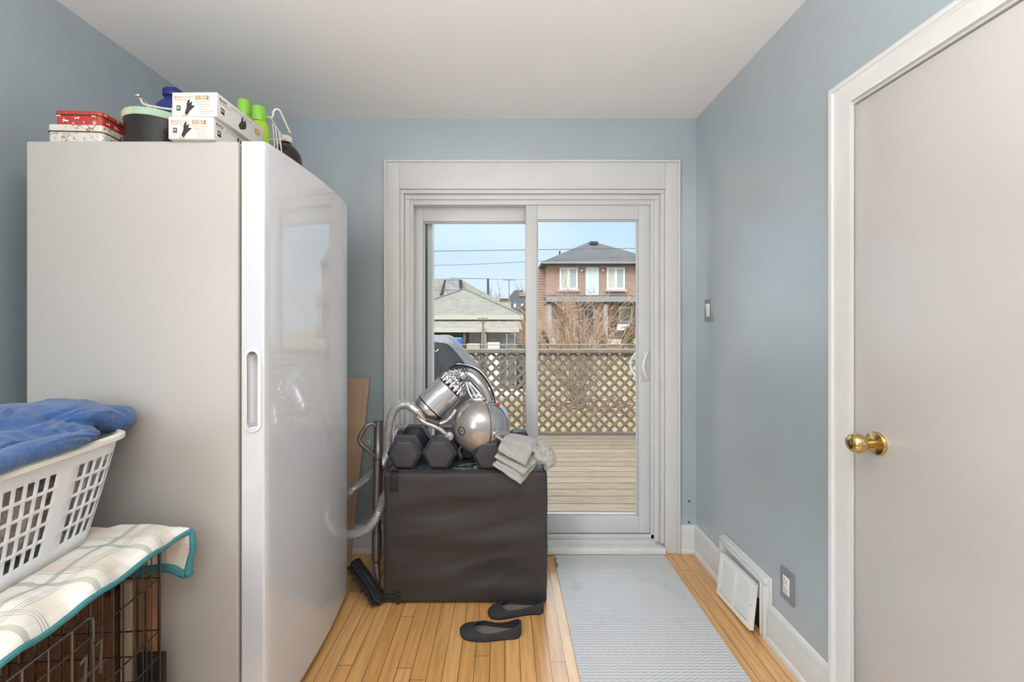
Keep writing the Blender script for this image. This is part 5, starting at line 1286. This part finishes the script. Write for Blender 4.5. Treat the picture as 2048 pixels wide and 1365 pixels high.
m = MB().box(.34, .78, 11.6, 12.0, GZ, .70); t = thing('waste_bin', (.56, 11.8, GZ), 'dark green wheeled bin right of the garage wall', 'bin'); obj('bin_body', m, mat('dark_green_plastic', (48, 66, 56), .5), t, bevel=.03); obj('lid', MB().box(.32, .8, 11.56, 12.04, .70, .76), MC['dark_green_plastic'], t, bevel=.015)
m = MB().box(-3.5, .72, 10.8, 10.9, GZ, -.42); simple('garden_edging', m, mat('white_edging', (232, 232, 228), .7), 'low white edging wall at the foot of the garage yard', 'edging')
for x, lb_ in ((.28, 'thin upright grey pole at the right end of the garage wall'), (.05, 'thin upright grey pole behind the small weathered table')): simple('garden_pole', MB().cyl((x, 11.9, GZ), (x, 11.9, 1.0), .016, 6), mat('grey_pole_paint', (150, 150, 150), .6), lb_, 'pole', 'upright poles before the garage wall')
simple('garden_table', MB().box(.02, .32, 11.3, 11.5, .48, .54).box(.04, .08, 11.35, 11.4, GZ, .48).box(.26, .3, 11.35, 11.4, GZ, .48), mat('weathered_table', (176, 160, 146), .8), 'small weathered table by the green bin', 'table')
# wire garden fence
t = thing('wire_fence', (1.5, 7.5, GZ), 'thin wire garden fence with metal post beyond the lattice', 'fence')
obj('wire', MB().cyl((-4, 7.5, .905), (7, 7.5, .915), .006, 6), mat('galvanised_wire', (170, 166, 150), .5, .5), t)
m = MB()
for px in (1190,): p_ = P(px, 680, 7.5); m.cyl((p_.x, 7.5, GZ), (p_.x, 7.5, p_.z), .014, 8)
obj('post', m, MC['galvanised_wire'], t)
p_ = P(1047, 600, 7.5); obj('post', MB().cyl((p_.x, 7.5, GZ), (p_.x, 7.5, 1.3), .016, 8), mat('rusty_post', (130, 96, 70), .8), t)
# distant buildings
t = thing('building_block', (2, 60, GZ), 'distant dark grey building with small bright windows', 'building')
m = MB().box(.6, 6, 60, 66, GZ, 5.2).prism([(.6, 5.2), (1.4, 6.1), (2.6, 6.1), (2.6, 5.2)], lambda a_, b_, d: Vector((a_, d, b_)), 60, 66); obj('building_wall', m, mat('slate_wall', (96, 104, 110), .8), t)
obj('window', MB().box(1.25, 1.55, 59.9, 60, 3.6, 4.15), wplast, t); obj('window', MB().box(2.3, 2.9, 59.9, 60, 3.7, 4.1), wplast, t); obj('parapet', MB().box(2.0, 6, 59.8, 60, 5.2, 5.7), mat('tan_parapet', (170, 136, 108), .8), t)
t = thing('cottage', (2.2, 40, GZ), 'distant house with a brown gable roof between garage and door stile', 'house')
m = MB().box(.9, 4.4, 40, 45, GZ, 2.2); obj('cottage_wall', m, mat('cottage_brick', (150, 112, 86), .9), t)
m = MB().prism([(.55, 2.0), (2.6, 3.9), (4.7, 2.0)], lambda a_, b_, d: Vector((a_, d, b_)), 39.6, 45.4); obj('gable_roof', m, mat('brown_roof', (112, 88, 80), .9), t)
t = thing('low_building', (.6, 55, GZ), 'distant low pale building beyond the garage roof', 'building'); obj('building_wall', MB().box(-.6, .75, 55, 58, GZ, 4.3), cream, t); obj('roof', MB().box(-.7, .75, 54.8, 58, 4.3, 4.6), mat('brown_roof', (112, 88, 80), .9), t)
# utility poles and wires
simple('utility_pole', MB().cyl((P(976, 600, 26).x, 26, GZ), (P(976, 558, 26).x, 26, P(976, 558, 26).z), .07, 8), mat('pole_dark', (80, 82, 84), .8), 'dark utility pole rising over the garage roof', 'pole')
p_ = P(1018, 559, 40); simple('utility_pole', MB().cyl((p_.x, 40, GZ), (p_.x, 40, p_.z), .05, 8).box(p_.x-.6, p_.x+.6, 39.95, 40.05, p_.z-.1, p_.z), mat('pole_pale', (150, 148, 150), .8), 'slender distant pole with a crossarm above the far buildings', 'pole')
def wire(pts, r_, label): 
    simple('overhead_wire', MB().tube(catmull(pts, 6), r_, 5), mat('overhead_cable', (92, 88, 86), .7), label, 'wire', 'overhead wires')
wire([P(700, 505, 19), P(863, 503, 19.4), P(1052, 500, 20), P(1285, 497, 21), P(1500, 494, 22)], .016, 'topmost overhead wire crossing both panes of the patio door')
wire([P(700, 532, 19), P(863, 531, 19.4), P(950, 529, 19.7), P(1052, 524, 20), P(1300, 512, 22)], .012, 'second overhead wire, below the topmost one')
wire([P(900, 557, 22), P(976, 558, 26), P(1018, 559, 40), P(1200, 560, 60)], .018, 'thin overhead wire strung between the two far poles')
wire([P(800, 579, 15), P(862, 580, 15), P(925, 581, 15.5)], .01, 'lowest pale wire passing in front of the roof skylight')

# ------- plants
def branchy(name, base, seed, n_main, length, spread, r0, m_, label, cat, depth=3, up=.8, lean=0, trunk=0):
    rg = random.Random(seed); m = MB()
    def grow(p, d, L_, r_, dep):
        pts = [p]; k = 5; dd = d.copy()
        for i in range(k):
            dd = (dd+Vector((rg.gauss(0, .10), rg.gauss(0, .10), rg.gauss(0, .07)+.015))).normalized(); pts.append(pts[-1]+dd*L_/k)
        m.tube(pts, [r_*(1-.75*i/k) for i in range(k+1)], 5 if dep > 1 else 3, caps=False)
        if dep > 0:
            for i in range(rg.randint(3, 5)):
                q_ = rg.uniform(.25, .95); j = min(k-1, int(q_*k)); pp_ = pts[j].lerp(pts[j+1], q_*k-j)
                nd = (dd+Vector((rg.gauss(0, .5), rg.gauss(0, .5), rg.gauss(0, .35)))).normalized(); grow(pp_, nd, L_*rg.uniform(.35, .65), r_*.5, dep-1)
    if trunk: m.tube([Vector(base)-Vector((0, 0, trunk)), Vector(base)+Vector((0, 0, .3))], [r0*1.6, r0], 6)
    for i in range(n_main):
        a_ = rg.uniform(0, 2*PI); s_ = rg.uniform(.1, 1)*spread
        grow(Vector(base)+Vector((rg.uniform(-.12, .12), rg.uniform(-.12, .12), 0)), Vector((math.cos(a_)*s_+lean, math.sin(a_)*s_, up)).normalized(), length*rg.uniform(.7, 1), r0, depth)
    return simple(name, m, m_, label, cat, smooth=True)
twig = mat('pale_bare_twig', (172, 146, 124), .85, var=.1)
b_ = P(1158, 700, 9.6)
branchy('bare_shrub', (b_.x, 9.6, GZ), 4, 38, 2.35, .5, .018, twig, 'leafless tan shrub with many thin branches behind the right lattice', 'shrub', 3, up=.7, lean=.02)
dt = mat('distant_twig', (150, 140, 134), .9)
for px, py, Y, ln_, sd in ((986, 605, 45, 2.6, 3), (1038, 600, 70, 3.2, 8)):
    p_ = P(px, py, Y); zb = p_.z
    mm = random.Random(sd)
    branchy('bare_tree', (p_.x, Y, zb-1.2), sd, 9, ln_, .5, .06, dt, 'small distant leafless tree %s' % ('above the garage roof' if px < 1000 else 'above the dark grey building'), 'tree', 2, trunk=zb-1.2-GZ)
def cedar(x, y, h, r_, seed, label):
    rg = random.Random(seed); t = thing('cedar_shrub', (x, y, GZ), label, 'shrub', 'cedar shrubs along the house')
    m = MB(); prof = [(r_*.7, 0), (r_*.98, h*.15), (r_*1.0, h*.45), (r_*.8, h*.72), (r_*.45, h*.9), (r_*.08, h)]
    core = MB().lathe([(a_*.8, b_*.97) for a_, b_ in prof], (x, y, GZ), n=12); m.merge(core)
    for i in range(1300):
        z = h*rg.random()**.9; k_ = 0
        for (r1, z1), (r2, z2) in zip(prof, prof[1:]):
            if z1 <= z <= z2: k_ = r1+(r2-r1)*(z-z1)/(z2-z1)
        a_ = rg.uniform(0, 2*PI); q_ = k_*rg.uniform(.75, 1.05); c = Vector((x+q_*math.cos(a_), y+q_*math.sin(a_), GZ+z)); o_ = Vector((math.cos(a_), math.sin(a_), 0)); s_ = .06*rg.uniform(.6, 1.2); tt = Vector((-o_.y, o_.x, 0))*s_*.5
        m.add([c-tt, c+tt, c+Vector((0, 0, 1))*s_*1.8+o_*s_*.8], [(0, 1, 2)])
    obj('foliage', m, mat('cedar_green', (104, 104, 52), .9, color2=(64, 74, 34), vscale=3), t, fixn=False)
for i, (px, py, wpx, lab) in enumerate(((1255, 655, 27, 'rightmost cedar shrub, standing before the porch railing'), (1202, 657, 26, 'cedar shrub right of the bare shrub, left of the rightmost cedar'), (1163, 648, 14, 'narrow cedar shrub behind the middle of the bare shrub'), (1128, 640, 20, 'cedar shrub behind the left branches of the bare shrub'), (1088, 664, 26, 'cedar shrub at the left edge of the right pane'))):
    Y = 24+.3*i; p_ = P(px, py, Y); cedar(p_.x, Y, p_.z-GZ, wpx/2/(F/Y), i, lab)
# leaf litter bed
m = MB(); rg = random.Random(1)
for i in range(2600):
    x = rg.uniform(1.0, 5.5); y = rg.gauss(9.8, .5); s_ = rg.uniform(.03, .06); a_ = rg.uniform(0, 6.28); z = GZ+.012+rg.random()*.03
    c = Vector((x, y, z)); u_ = Vector((math.cos(a_), math.sin(a_), rg.uniform(-.4, .4)))*s_; v_ = Vector((-math.sin(a_), math.cos(a_), rg.uniform(-.4, .4)))*s_*.6
    m.add([c-u_, c-v_, c+u_, c+v_], [(0, 1, 2, 3)])
o = simple('fallen_leaves', m, mat('dry_leaves', (164, 120, 92), .9, color2=(196, 160, 128), vscale=5), 'dry brown fallen leaves scattered under the bare shrub', 'leaves', fixn=False); o['kind'] = 'stuff'
